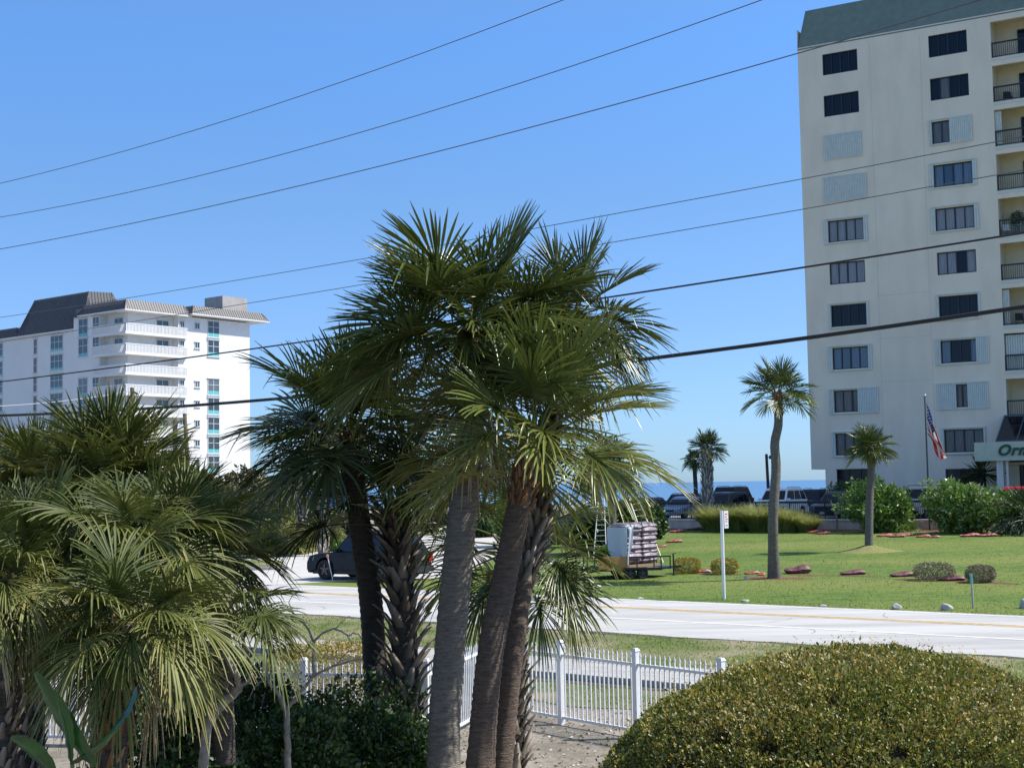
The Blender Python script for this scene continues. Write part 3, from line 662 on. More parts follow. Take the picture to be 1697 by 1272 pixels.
# entrance canopy with sign fascia, slanted glazing over it, columns and dark doorway
OFF = -3.4
t0, zt = TP(1614, 733, OFF); _, zb = TP(1614, 764, OFF)
can = empty('entrance_canopy', tw(t0, OFF, 0), 'sage green entrance canopy with dark green script lettering', 'canopy', rz=tow.rotation_euler.z)
b = MB(); b.box(0, 0, zb, 13, -OFF-.01, zt); b.build('fascia', greenm, can)
for px, ww in ((1652, .42), (1668, .14)):
    tt_, _ = TP(px, 790, OFF+.3); b = MB(); b.box(tt_-t0, .3, 0, tt_-t0+ww, .3+ww, zb-.002); b.build('column', slabm, can)
b = MB(); b.box(13-.5, .3, 0, 12.92, .8, zb-.002); b.build('column', slabm, can)
b = MB(); tt_, _ = TP(1676, 790, .02); b.box(tt_, -.02, 0, BR+1, .02, 3.2); b.build('doorway', glassd, tow)
b = MB(); b.box(11.41, -.03, 0, 12.1, .02, 3.25); b.build('wall', creamm, tow)
fc = bpy.data.curves.new('sign', 'FONT'); fc.body = 'Orm'; fc.size = .98; fc.extrude = .04; fc.shear = .35; fc.offset = .03; fc.space_character = 1.12
tmp = bpy.data.objects.new('t', fc); COL.objects.link(tmp); bpy.context.view_layer.update()
dg = bpy.context.evaluated_depsgraph_get(); me = bpy.data.meshes.new_from_object(tmp.evaluated_get(dg)); bpy.data.objects.remove(tmp)
me.materials.clear(); me.materials.append(mat('dark green letters', (.015, .075, .04), rough=.5))
tl, zl = TP(1652, 754, OFF-.05); o = link('lettering', me, can, loc=(tl-t0, -.05, zl)); o.rotation_euler = (math.pi/2, 0, 0)
r = empty('glass_awning', tw(11.3, -3.3, zt), 'slanted dark glass awning above the sage green entrance canopy', 'awning', rz=tow.rotation_euler.z)
_, zA = TP(1664, 690, 0); H = zA-zt; Y = 3.28; W = 6.5
b = MB()
for i in range(6):
    x = i*W/5; b.hull([(x-.04, 0, -.02), (x+.04, 0, -.02), (x+.04, Y, H-.02), (x-.04, Y, H-.02)], [(x-.04, 0, .08), (x+.04, 0, .08), (x+.04, Y, H+.08), (x-.04, Y, H+.08)])
b.box(-.04, -.05, -.001, W+.04, .05, .09); b.box(-.04, Y-.1, H-.02, W+.04, Y+.02, H+.09); b.build('frame', mat('awning frame', (.06, .09, .12), rough=.4), r)
b = MB(); b.quad((0, 0, .03), (W, 0, .03), (W, Y, H+.03), (0, Y, H+.03)); b.quad((0, 0, .03), (0, Y, H+.03), (0, Y, .03), (0, Y, .03)) if False else None
b.add([(0, .02, .0), (0, Y, H), (0, Y, 0)], [(0, 1, 2)]); b.build('pane', glassd, r)

# ------------------------------------------------------------------ white hotel on the left
hotm = mat('white hotel stucco', (.74, .74, .73), rough=.85, var=.03, scale=.4)
mansm = mat('standing seam mansard', (.105, .102, .105), rough=.5, var=.06, scale=.5)
tealm = mat('teal panel', (.13, .46, .48), rough=.5)
concm = mat('grey concrete', (.34, .32, .30), rough=.9, col2=(.44, .42, .39), scale=.6)
hwf = mat('white window frame', (.6, .62, .62), rough=.5)
hgl = mat('hotel window glass', (.035, .05, .06), rough=.12, spec=.8)
hgl2 = mat('hotel window with blind', (.12, .14, .16), rough=.2, spec=.7)
HO = (-51.7, 185.); HU = (.614, .789); HV = (-.789, .614)
hot = empty('hotel_building', (HO[0], HO[1], .5), 'white hotel block with wraparound balconies, teal window panels and grey mansard roof', 'building', rz=math.atan2(HU[1], HU[0]))
H0 = .5
def HUt(px, py, v=0.): t, z = on_plane(px, py, (HO[0]+v*HV[0], HO[1]+v*HV[1]), HU); return t, z-H0
def HVt(px, py, u=0.): t, z = on_plane(px, py, (HO[0]+u*HU[0], HO[1]+u*HU[1]), HV); return t, z-H0
RT = 28.0-H0; VM = 12.4
b = MB()
b.box(1.6, 1.6, 0, 10, 60, RT); b.box(9.2, .5, 0, 22.25, 18, RT+.01); b.box(.5, 6.4, 0, 3, VM, RT+.02); b.box(1.2, VM, 0, 4, 60, 26.4-H0)
b.build('wall', hotm, hot)
def mansard(b, poly, z0, z1, ins, seam=.42):
    n = len(poly); P = [Vector(p) for p in poly]; cen = sum(P, Vector((0, 0)))/n; T_ = []
    for i in range(n):
        a, c, d = P[i-1], P[i], P[(i+1) % n]; e1 = (c-a).normalized(); e2 = (d-c).normalized(); n1 = Vector((-e1.y, e1.x)); n2 = Vector((-e2.y, e2.x)); bi = (n1+n2); k = ins/max(.3, bi.dot(n1)); T_.append(c+bi*k)
    b.hull([(p.x, p.y, z0) for p in P], [(p.x, p.y, z1) for p in T_])
    for i in range(n):
        a0_, a1_ = P[i], P[(i+1) % n]; b0, b1 = T_[i], T_[(i+1) % n]; k = int((a1_-a0_).length/seam)
        e = (a1_-a0_).normalized(); nr = Vector((e.y, -e.x))
        for j in range(k+1):
            f = j/max(1, k); lo = a0_.lerp(a1_, f); hi = a0_.lerp(a1_, f)-nr*ins
            mn = (hi-b0).dot(e); hi = b0+e*min(max(mn, 0), (b1-b0).length)
            w_ = e*.03; o_ = nr*.06
            b.hull([(lo-w_).to_tuple()+(z0+.02,), (lo+w_).to_tuple()+(z0+.02,), (lo+w_+o_).to_tuple()+(z0+.02,), (lo-w_+o_).to_tuple()+(z0+.02,)],
                   [(hi-w_).to_tuple()+(z1+.02,), (hi+w_).to_tuple()+(z1+.02,), (hi+w_+o_).to_tuple()+(z1+.02,), (hi-w_+o_).to_tuple()+(z1+.02,)])
b = MB()
mansard(b, [(-.2, -.2), (10.9, -.2), (10.9, 14), (-.2, 10.4)], 28.1-H0, 29.5-H0, .75)
mansard(b, [(10.6, -.9), (24.8, -.9), (24.8, 18.4), (10.6, 18.4)], 28.35-H0, 29.55-H0, .75)
mansard(b, [(.2, 10.2), (3.5, 10.2), (3.5, VM+.3), (.2, VM+.3)], 28.0-H0, 29.2-H0, .6)
mansard(b, [(.7, 10.6), (7.5, 8.0), (7.5, 27.0), (.7, 26.9)], 26.55-H0, 31.9-H0, 1.9)
mansard(b, [(.8, 27.1), (8, 27.1), (8, 60), (.8, 60)], 26.5-H0, 28.0-H0, .5)
b.build('roof', mansm, hot)
b = MB(); b.box(-.25, -.25, 27.93-H0, 10.95, 10.45, 28.09-H0); b.box(10.55, -.95, 28.18-H0, 24.85, 18.45, 28.34-H0); b.box(.65, VM+.02, 26.38-H0, 7.6, 60, 26.54-H0); b.build('fascia', hotm, hot)
b = MB(); b.box(18.6, 2.2, 29-H0, 23.3, 6.2, 31.9-H0); b.build('chimney', concm, hot)
def hwin(face, s0, s1, zt_, hgt, cols=2, teal=.5, rows=2, off=0., gl=None):
    """window on the u-face ('R', plane v=off) or on the v-face ('L', plane u=off); s runs along the face"""
    def bx(b, a0, a1, d0, d1, z0, z1):
        if face == 'R': b.box(a0, off+d0, z0, a1, off+d1, z1)
        else: b.box(off+d0, a0, z0, off+d1, a1, z1)
    z1 = zt_; z0 = zt_-hgt; b = MB()
    bx(b, s0, s1, -.07, .03, z1-.07, z1); bx(b, s0, s1, -.07, .03, z0, z0+.07); bx(b, s0, s0+.07, -.07, .03, z0+.07, z1-.07); bx(b, s1-.07, s1, -.07, .03, z0+.07, z1-.07)
    for i in range(1, cols): x = s0+(s1-s0)*i/cols; bx(b, x-.04, x+.04, -.06, .03, z0+.07, z1-.07)
    if rows > 1: zm = z0+(teal or 0)+(z1-z0-(teal or 0))*.5; bx(b, s0+.07, s1-.07, -.055, .03, zm-.035, zm+.035)
    bx(b, s0-.12, s1+.12, -.16, -.001, z1+.001, z1+.09); bx(b, s0-.12, s1+.12, -.16, -.001, z0-.09, z0-.001)
    o = b.build('window', hwf, hot)
    if teal: b = MB(); bx(b, s0+.07, s1-.07, -.05, -.01, z0+.07, z0+teal); b.build('teal_panel', tealm, o)
    b = MB(); bx(b, s0+.07, s1-.07, -.03, -.005, z0+(teal or .07), z1-.07); b.build('pane', gl or hgl, o)
FH = 2.76
r1 = random.Random(5)
for i in range(8):
    g = hgl2 if r1.random() < .3 else hgl
    if i != 2: hwin('R', 14.4, 16.5, 27.75-H0-FH*i, 2.35, 2, .62, 2, .5, g)
    if i != 2: hwin('R', 12.1, 12.95, 27.25-H0-FH*i, .85, 2, 0, 1, .5, g); hwin('R', 9.45, 10.25, 27.3-H0-FH*i, .8, 2, 0, 1, .5, hgl)
    if i != 2: hwin('L', 9.05, 11.2, 27.7-H0-FH*i, 2.55, 2, .5, 2, .5, g); hwin('L', 6.45, 7.9, 27.7-H0-FH*i, 2.5, 2, .5, 2, .5, hgl)
    hwin('L', 15.9, 18.9, 26.0-H0-FH*i*.995, 2.2, 3, .35, 2, 1.2, hgl2 if r1.random() < .4 else hgl)
    hwin('L', 22.2, 23.1, 25.9-H0-FH*i*.995, 2.2, 1, .3 if i > 3 else 0, 2, 1.2, mat('bronze pane', (.16, .12, .11), rough=.3))
    hwin('L', 31, 34, 26.0-H0-FH*i*.995, 2.2, 3, .35, 2, 1.2)
    if i != 2:
        hwin('R', 6.3, 8.4, 27.3-H0-FH*i, 1.9, 2, 0, 1, 1.6, hgl)
        hwin('L', 2.6, 4.5, 27.3-H0-FH*i, 1.9, 2, 0, 1, 1.6, g)
    zt_ = 26.3-H0-FH*i
    b = MB(); b.hull([(0, -.02, zt_-1.5), (10.5, -.02, zt_-1.5), (10.5, 1.59, zt_-1.5), (0, 1.59, zt_-1.5)], [(0, -.02, zt_-1.3), (10.5, -.02, zt_-1.3), (10.5, 1.59, zt_-1.3), (0, 1.59, zt_-1.3)])
    b.box(0, 1.6, zt_-1.5, 1.59, 7.3, zt_-1.3); bal = b.build('balcony', hotm, hot)
    b = MB(); b.box(.02, 0, zt_-.12, 10.48, .12, zt_); b.box(.02, .13, zt_-.12, .12, 7.3, zt_); b.box(.02, .01, zt_-1.29, 10.48, .1, zt_-1.15); b.box(.03, .13, zt_-1.29, .11, 7.3, zt_-1.15)
    x = .15
    while x < 10.4: b.box(x, .03, zt_-1.15, x+.15, .09, zt_-.12); x += .235
    x = .25
    while x < 7.2: b.box(.04, x, zt_-1.15, .10, x+.15, zt_-.12); x += .235
    b.box(10.36, .13, zt_-1.29, 10.46, .49, zt_); b.build('railing', hotm, bal)
b = MB()
for i in range(8): z = 26.3-H0-FH*i; b.box(22.26, 6, z-1.3, 24.2, 12, z-1.15); b.box(24.1, 6, z-1.15, 24.2, 12, z)
b.build('side_balcony', hotm, hot)
# ------------------------------------------------------------------ foreground palms
def pth(pts): return [at(x, y, D) for (x, y, D) in pts]
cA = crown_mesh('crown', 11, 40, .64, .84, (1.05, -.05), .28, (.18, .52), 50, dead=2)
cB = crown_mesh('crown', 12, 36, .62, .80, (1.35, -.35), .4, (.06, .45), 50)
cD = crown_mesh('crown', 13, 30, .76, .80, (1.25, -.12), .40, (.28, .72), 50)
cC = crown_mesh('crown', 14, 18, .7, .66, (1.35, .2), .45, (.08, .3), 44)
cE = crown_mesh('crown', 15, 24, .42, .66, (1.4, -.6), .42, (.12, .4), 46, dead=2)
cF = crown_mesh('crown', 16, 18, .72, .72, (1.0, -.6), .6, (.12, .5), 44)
palm('tallest palm of the central clump with smooth ringed trunk leaning right', pth([(735, 1330, 14.3), (737, 1190, 14.4), (752, 1000, 14.5), (766, 860, 14.5), (776, 740, 14.6), (784, 640, 14.6), (780, 543, 14.6)]),
     .17, .13, cA, trunkm, [(.80, .965, booto, .12, 1.2, .45)], 21, 'palms of the central clump', flare=.03, rz=.5)
palm('slender dark-trunked palm at the left edge of the central clump', pth([(630, 1262, 17.2), (624, 1150, 17.1), (615, 1000, 17), (598, 880, 16.8), (588, 800, 16.6), (580, 712, 16.5)]),
     .155, .12, cB, trunkd, [(.86, .96, booto, .11, 1.1, .45)], 22, 'palms of the central clump', rz=1.2)
palm('short palm with a trunk sheathed in pointed old leaf bases', pth([(676, 1270, 16.6), (673, 1150, 16.6), (668, 1000, 16.7), (658, 900, 16.7), (653, 845, 16.7)]),
     .17, .12, cC, trunkd, [(.02, .97, bootm, .25, 1.3, 1.0)], 23, 'palms of the central clump', rz=.3)
palm('right-hand palm of the central clump whose yellowish fronds droop over the mower trailer'.replace('mower ', ''), pth([(792, 1330, 13.8), (802, 1190, 13.9), (813, 1080, 13.9), (832, 980, 14), (852, 880, 14), (868, 800, 14), (886, 715, 14)]),
     .137, .115, cD, trunkb, [(.74, .965, booto, .12, 1.2, .45)], 24, 'palms of the central clump', flare=.03, rz=2.2)
palm('palm close behind the right-hand trunk, shaggy with pale peeling leaf bases halfway up', pth([(828, 1300, 14.9), (838, 1190, 15), (850, 1080, 15), (868, 960, 15.1), (886, 880, 15.2), (905, 760, 15.3), (928, 620, 15.4), (948, 525, 15.5)]),
     .12, .105, cE, trunkb, [(.42, .66, bootm, .19, 1.2, .7), (.66, .96, bootm, .13, .9, .45)], 25, 'palms of the central clump', rz=4.1)
palm('low palm half hidden behind the central trunks with fronds hanging over the road', pth([(848, 1285, 17.4), (850, 1100, 17.3), (853, 900, 17.2)]),
     .15, .12, cF, trunkd, [(.05, .97, bootm, .26, 1., .7)], 26, 'palms of the central clump', rz=1.9)

# ------------------------------------------------------------------ left palm thicket
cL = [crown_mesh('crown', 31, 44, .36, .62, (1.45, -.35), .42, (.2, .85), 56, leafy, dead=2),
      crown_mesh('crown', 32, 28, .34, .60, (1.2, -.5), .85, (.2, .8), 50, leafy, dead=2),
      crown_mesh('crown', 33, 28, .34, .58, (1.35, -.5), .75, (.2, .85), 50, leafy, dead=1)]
LP = [(185, 805, 15.5, 0, 1.15, 'tall bushy palm with grassy upright fronds in the left thicket, below the hotel', 0.),
      (215, 905, 12.8, 1, 1.1, 'palm with long drooping strap-like fronds in the middle of the left thicket', 0.),
      (52, 930, 13.2, 2, 1.15, 'palm at the far left edge of the left thicket', 1.),
      (318, 905, 14.2, 2, 1.05, 'palm on the right side of the left thicket, fronds drooping toward the side street', 2.),
      (222, 1035, 11.2, 1, .92, 'lowest palm of the left thicket with a rusty trunk beside the picket fence', 2.4),
      (2, 965, 11.6, 1, .72, 'drooping palm cut off by the left edge of the photo', 4.),
      (66, 812, 16.8, 0, 1.0, 'palm at the back left of the left thicket', 5.),
      (300, 862, 16.8, 0, .85, 'palm at the back right of the left thicket in front of the utility poles', 3.)]
for i, (px, py, D, k, s, lb, rz) in enumerate(LP):
    top = at(px, py, D); r = random.Random(i)
    g0 = Vector((top.x-.25+r.uniform(-.2, .2), top.y+r.uniform(-.2, .2), -.05)); mid = g0.lerp(top, .5)+Vector((r.uniform(-.12, .12), 0, 0))
    palm(lb, [g0, mid, top], .15, .12, cL[k], trunkd, [(.05, .97, booto if i == 4 else bootm, .15, .9, .5)], 40+i, 'palms of the left thicket', s, rz)
# a low palm with a few big fans reaching over the road edge
cS = crown_mesh('crown', 35, 6, .5, .62, (.75, .15), .9, (.2, .6), 34, leafy, azr=(-.9, 1.0))
palm('small palm with a few dark fans against the pale road', [at(372, 1262, 12.5), at(368, 1130, 12.4), at(362, 1030, 12.3)], .1, .09, cS, trunkd, None, 51, 'palms of the left thicket', .74, .2)

# ------------------------------------------------------------------ lawn and background palms
cN = crown_mesh('crown', 41, 30, .62, .72, (1.45, -.15), .3, (.2, .5), 34)
cN2 = crown_mesh('crown', 42, 32, .55, .78, (1.4, -.45), .5, (.12, .4), 34)
palm('tall single palm on the lawn with a kinked grey trunk and rusty collar', [gpt(1283, 958), at(1281, 860, 49.8), at(1286, 780, 49.8), at(1284, 735, 49.8), at(1290, 700, 49.8), at(1288, 650, 49.8)],
     .19, .145, cN, trunkl, [(.84, .98, booto, .2, 1.3, .4)], 61, 'palms on the far lawn', 1.02, 0, flare=.06)
cN3 = crown_mesh('crown', 47, 34, .46, .62, (1.2, -.2), .28, (.22, .5), 34)
palm('small palm on a grassy mound in front of the tower', [PB+Vector((0, 0, .25)), at(1441, 830, 64), at(1444, 780, 64), at(1443, 742, 64)],
     .19, .16, cN3, trunkl, [(.72, .97, booto, .17, 1.3, .4)], 62, 'palms on the far lawn', 1.12, 1.3)
pc = ac_at(1172, 79.3)
palm('thick-trunked palm with a white criss-cross trunk behind the ornamental grass', [pc, at(1172, 800, pc.y), at(1171, 742, pc.y)],
     .37, .34, cN, trunkl, [(.02, .98, bootw, .34, 1.3, .45)], 63, 'palms on the far lawn', 1.0, .4)
pc = ac_at(1153, 90); pc.z = 1.08
palm('dark slim palm rising behind the white criss-cross palm', [pc, at(1153, 810, pc.y), at(1150, 762, pc.y)], .17, .15, cN2, trunkd, None, 64, 'palms on the far lawn', .72, 2.)
for (px, pb, pt, D, lb, tm_, bt, s) in ((535, 905, 770, 72, 'grey booted palm trunk rising over the left scrub in front of the blue awning', trunkl, bootw, 1.3), (563, 890, 775, 84, 'slim palm beside the round green bush', trunkl, None, 1.1),
        (727, 875, 770, 101, 'grey palm in front of the arched white building', trunkl, None, 1.3), (1014, 915, 770, 66, 'palm trunk standing behind the wrapped pallet', trunkl, None, 1.15), (500, 905, 790, 76, 'small palm in the left scrub', trunkd, bootw, 1.0),
        (985, 905, 790, 74, 'palm behind the aluminium ladder', trunkd, None, 1.0), (830, 900, 790, 90, 'palm glimpsed between the central trunks', trunkl, None, 1.2)):
    p0 = at(px, pb, D); p0.z = gz(p0.x, p0.y)-.05
    palm(lb, [p0, at(px+1, (pb+pt)/2, D), at(px, pt, D)], .26 if bt else .2, .2 if bt else .16, cN2, tm_, [(.05, .98, bt, .3, .9, .45)] if bt else None, int(px), 'palms beyond the road', s, px)
p0 = at(700, 878, 103); p0.z = .5
palm('thin palm trunk leaning left before the arched white building', [p0, at(694, 830, 103), at(684, 780, 103)], .14, .11, cN2, trunkl, None, 71, 'palms beyond the road', 1.0, 1.)

# ------------------------------------------------------------------ palmetto scrub left of the side street
cP = [crown_mesh('crown', 51, 20, .5, .62, (1.3, -.3), .55, (.35, .95), 22, leafy), crown_mesh('crown', 52, 18, .45, .6, (1.2, -.4), .6, (.55, 1.), 22, leafy), crown_mesh('crown', 53, 18, .45, .62, (1.3, -.1), .4, (.2, .6), 22, leafm)]
SP = [(436, 905, 72, 2, 1.3), (455, 888, 75, 0, 1.5), (478, 900, 74, 1, 1.3), (500, 885, 77, 0, 1.5), (516, 900, 76, 1, 1.2), (533, 892, 78, 0, 1.2), (446, 862, 80, 0, 1.6), (470, 858, 82, 1, 1.6), (495, 864, 82, 2, 1.5), (520, 868, 82, 1, 1.5), (540, 874, 80, 2, 1.2),
      (462, 910, 72, 2, .9), (488, 909, 74, 2, .9), (425, 850, 84, 0, 1.6), (455, 835, 88, 1, 1.6), (415, 880, 76, 1, 1.5), (395, 870, 80, 0, 1.6), (545, 897, 77, 0, .9), (505, 843, 86, 2, 1.2)]
WH = ['at the kerb side of the scrub', 'deep in the scrub']
dsc = ['green and fresh', 'tan and half dead', 'dark green']
for i, (px, py, D, k, s) in enumerate(SP):
    t = at(px, py, D); g_ = Vector((t.x, t.y, gz(t.x, t.y)-.05)); t.z = max(t.z, g_.z+.25)
    root = empty('palmetto', g_, 'palmetto clump with fan leaves in the scrub left of the side street', 'palmetto', 'palmettos in the scrub left of the side street')
    tmesh, P, rs = trunk_mesh('stem', [Vector((0, 0, 0)), (t-g_)*.5, t-g_], .12, .1, trunkd, i); link('stem', tmesh, root)
    c = link('crown', cP[k], root, loc=t-g_, rz=i*1.1); c.scale = (s, s, s)

# ------------------------------------------------------------------ shrubs
SG = 'leafy shrubs beyond the road'
def bush(px, pb, pt, wpx, D, label, lmat=shrubm, n=5000, leaf=.16, seed=1, dz=0., name='shrub', cat='shrub', depth=1., group=None, shape='ball', shell=.4, **k):
    p = at(px, pb, D); z = gz(p.x, p.y) if not k.pop('lot', 0) else 1.08
    p.z = z-.05+dz; top = at(px, pt, D).z; h = (top-p.z)/2; rx = wpx*D/FPX/2
    return shrub(name, label, cat, p, leaves('foliage', seed, n, rx, rx*depth, h, leaf, lmat, shape=shape, shell=shell, **k), stems_mesh('stem', seed, rx, rx*depth, h*2), group)
bush(1466, 872, 797, 104, 81.5, 'large loose oleander bush between the lone lawn palm and the flagpole', oleanm, 6500, .26, 81, jag=.5)
bush(1602, 876, 801, 110, 78, 'large bright green oleander bush to the right of the flagpole', oleanm, 8500, .26, 82, jag=.45, tintf=lambda C, d, r, t: t+.2)
bush(1392, 810, 798, 42, 96, 'small dark bush at the left corner of the tower', shrubm, 1200, .2, 83, lot=1, dz=.0)
bush(1526, 830, 812, 50, 95.3, 'low dark hedge under the tower windows behind the flagpole', shrubm, 1500, .2, 84, lot=1)
bush(1570, 830, 812, 60, 94.6, 'dark bush under the ground floor window of the tower', shrubm, 1500, .2, 85, lot=1)
# cycad at the right edge
cy = crown_mesh('crown', 91, 26, .5, .9, (1.3, -.3), .7, (.1, .35), 14, shrubm, spread=.9)
p0 = at(1700, 885, 75); p0.z = gz(p0.x, p0.y)
palm('dark green cycad at the right edge of the lawn', [p0, p0+Vector((0, 0, .5)), p0+Vector((0, 0, 1.1))], .2, .2, cy, trunkd, None, 92, None, 1.4, 0, 'cycad', 'cycad')
bush(1705, 882, 835, 60, 77, 'dark shrub under the cycad at the right edge of the lawn', shrubm, 2500, .2, 86)
# yucca against the tower
yu = crown_mesh('crown', 93, 30, .05, .95, (1.5, -.4), .1, (.0, .2), 3, leafm, spread=.25)
for (px, py, s) in ((1626, 785, 1.2), (1607, 797, .7)):
    p0 = at(px, 812, 93.6); p0.z = 1.08
    palm('spiky yucca under the entrance canopy' if s > 1 else 'smaller yucca beside the tower entrance', [p0, at(px, (py+812)/2, 93.6), at(px, py, 93.6)], .1, .09, yu, trunkd, None, 94, None, s*1.15, px, 'yucca', 'yucca')
# hedge and scrub behind the trailer and between the central trunks
bush(985, 925, 838, 75, 68, 'broad dark shrub behind the aluminium ladder', shrubm, 6000, .24, 87, group=SG)
bush(1045, 915, 832, 85, 72, 'tall dark shrub behind the wrapped pallet', shrubm, 7000, .26, 88, group=SG)
bush(1085, 890, 838, 36, 80, 'dark shrub at the left end of the stucco wall', shrubm, 2500, .24, 89, group=SG)
bush(915, 920, 850, 70, 78, 'olive shrub seen between the central palms', grapem, 4500, .26, 90, group=SG, tintf=lambda C, d, r, t: t+.15)
bush(858, 915, 812, 80, 76, 'fresh green shrub seen left of the leaning trunk', oleanm, 5000, .28, 91, group=SG)
bush(800, 905, 838, 60, 88, 'shrub behind the tallest palm trunk', shrubm, 3000, .28, 92, group=SG)
bush(1012, 935, 905, 40, 62, 'low green ground shrub left of the wrapped pallet', oleanm, 2000, .14, 93, group=SG)
bush(567, 878, 843, 38, 88, 'round bright green bush above the dark screen fence', oleanm, 3000, .22, 94, dz=.2, group=SG)
bush(556, 918, 897, 46, 76, 'low yellow-green shrub beside the side street', oleanm, 2500, .16, 95, group=SG)
for i, (px, pb, pt, wp, D, lb) in enumerate(((405, 880, 775, 110, 96, 'brownish sea grape thicket left of the central palms'), (350, 900, 790, 110, 92, 'sea grape thicket behind the left palms'), (470, 870, 800, 90, 100, 'olive thicket behind the palmetto scrub'), (250, 900, 800, 160, 90, 'sea grape hidden behind the left palms'), (60, 900, 770, 180, 92, 'sea grape at the far left behind the palms'), (520, 865, 835, 60, 98, 'grey-green coastal shrub below the blue awning'))):
    bush(px, pb, pt, wp, D, lb, grapem, 5000, .34, 100+i, group='coastal thickets behind the scrub', tintf=lambda C, d, r, t: t+.2, jag=.25)
# dark screen fence with hedge
p0, p1 = at(546, 893, 84), at(600, 893, 82)
r = empty('screen_fence', (p0.x, p0.y, gz(p0.x, p0.y)), 'dark windscreen-covered fence beside the left scrub', 'fence', rz=math.atan2(p1.y-p0.y, p1.x-p0.x)); L = (p1-p0).length
b = MB(); b.box(0, -.01, 0, L, .01, 1.5); b.build('screen', mat('dark mesh screen', (.02, .022, .025), rough=.9, var=.3, scale=8), r)
for i in range(3): b = MB(); b.bar((L*i/2, .04, 0), (L*i/2, .04, 1.56), .03); b.build('post', blackm, r)
b = MB(); b.bar((0, .04, 1.54), (L, .04, 1.54), .025); b.build('top_rail', mat('grey rail', (.4, .4, .4)), r)

# ornamental grass
def reed(name, seed, n, r0, h, m=reedm, spread=.8):
    rg = np.random.default_rng(seed); a = rg.random(n)*6.283; rr = r0*np.sqrt(rg.random(n)); L = h*(.7+.6*rg.random(n)); out = spread*(.3+rg.random(n))
    d = np.stack([np.cos(a+rg.normal(0, .5, n)), np.sin(a+rg.normal(0, .5, n)), np.zeros(n)], 1); base = np.stack([np.cos(a)*rr, np.sin(a)*rr, np.zeros(n)], 1)
    s_ = np.stack([-d[:, 1], d[:, 0], np.zeros(n)], 1); V = np.zeros((n, 4, 2, 3)); t = np.zeros((n, 4, 2)); tb = rg.random(n)*.5
    for i, s in enumerate((0, .4, .75, 1)):
        c = base+d*(L*out*s**1.8)[:, None]; c[:, 2] = L*(s-.42*out*s**2.6); wd = (.02, .022, .014, .003)[i]
        V[:, i, 0] = c-s_*wd; V[:, i, 1] = c+s_*wd; t[:, i, :] = (tb+.4*s)[:, None]
    idx = np.arange(n*8).reshape(n, 4, 2); q = [np.stack([idx[:, i, 0], idx[:, i, 1], idx[:, i+1, 1], idx[:, i+1, 0]], 1) for i in range(3)]
    return np_mesh(name, V.reshape(-1, 3), np.concatenate(q), m, t.ravel())
rm_ = [reed('blades', 5, 1900, .85, 1.75), reed('blades', 6, 1600, .75, 1.5)]
for i, (px, s, lb) in enumerate(((1186, .95, 'ornamental grass clump at the foot of the white criss-cross palm'), (1222, 1.05, 'tallest ornamental grass clump behind the white sign post'), (1262, .98, 'ornamental grass clump left of the tall lawn palm'), (1305, .95, 'ornamental grass clump right of the tall lawn palm'), (1335, .6, 'low ornamental grass clump at the right end of the row'))):
    p0 = ac_at(px, 77.6-.2*i); r = empty('ornamental_grass', p0, lb, 'ornamental grass', 'ornamental grasses in front of the car park wall', rz=i*1.3); r.scale = (s,)*3
    link('blades', rm_[i % 2], r)
# clipped little shrubs
for (px, pb, pt, wp, D, lb, m_, sd) in ((1139, 950, 922, 48, 54.5, 'clipped red-tipped shrub beside the trailer tongue', redtipm, 1), (1201, 951, 923, 48, 54, 'clipped red-tipped shrub behind the white sign post', redtipm, 2),
        (1548, 961, 930, 70, 50, 'wide clipped brown-green boxwood by the mulch bags', boxm, 3), (1625, 965, 934, 50, 49, 'smaller clipped brown-green boxwood near the teal-topped stake', boxm, 4)):
    p0 = gpt(px, pb); z = p0.z; h = (at(px, pt, p0.y).z-z)/2; rx = wp*p0.y/FPX/2
    shrub('clipped_shrub', lb, 'shrub', p0, leaves('foliage', 120+sd, 5200, rx*.9, rx*.8, h*.92, .05, m_, shape='box', shell=.3), stems_mesh('stem', sd, rx, rx*.8, h*1.7, 6, .015), 'clipped shrubs on the lawn')
# bare sapling by the wall
pc = ac_at(1384, 79.2); r = empty('sapling', pc, 'bare crooked sapling in front of the low stucco wall', 'sapling')
b = MB(); o = pc; P = [Vector((0, 0, 0)), Vector((.05, 0, .5)), Vector((-.02, 0, .9)), Vector((-.25, 0, 1.6)), Vector((-.3, 0, 1.9))]
b.tube(smooth_path(P, 12), [.09-.005*i for i in range(13)], 7); b.tube([P[2], Vector((.25, 0, 1.5)), Vector((.35, 0, 1.9))], [.035, .025, .015], 6); b.build('trunk', branchm, r)
b = MB(); b.tube([P[3], Vector((-.5, .1, 2.0))], [.02, .008], 5); b.build('branch', branchm, r)

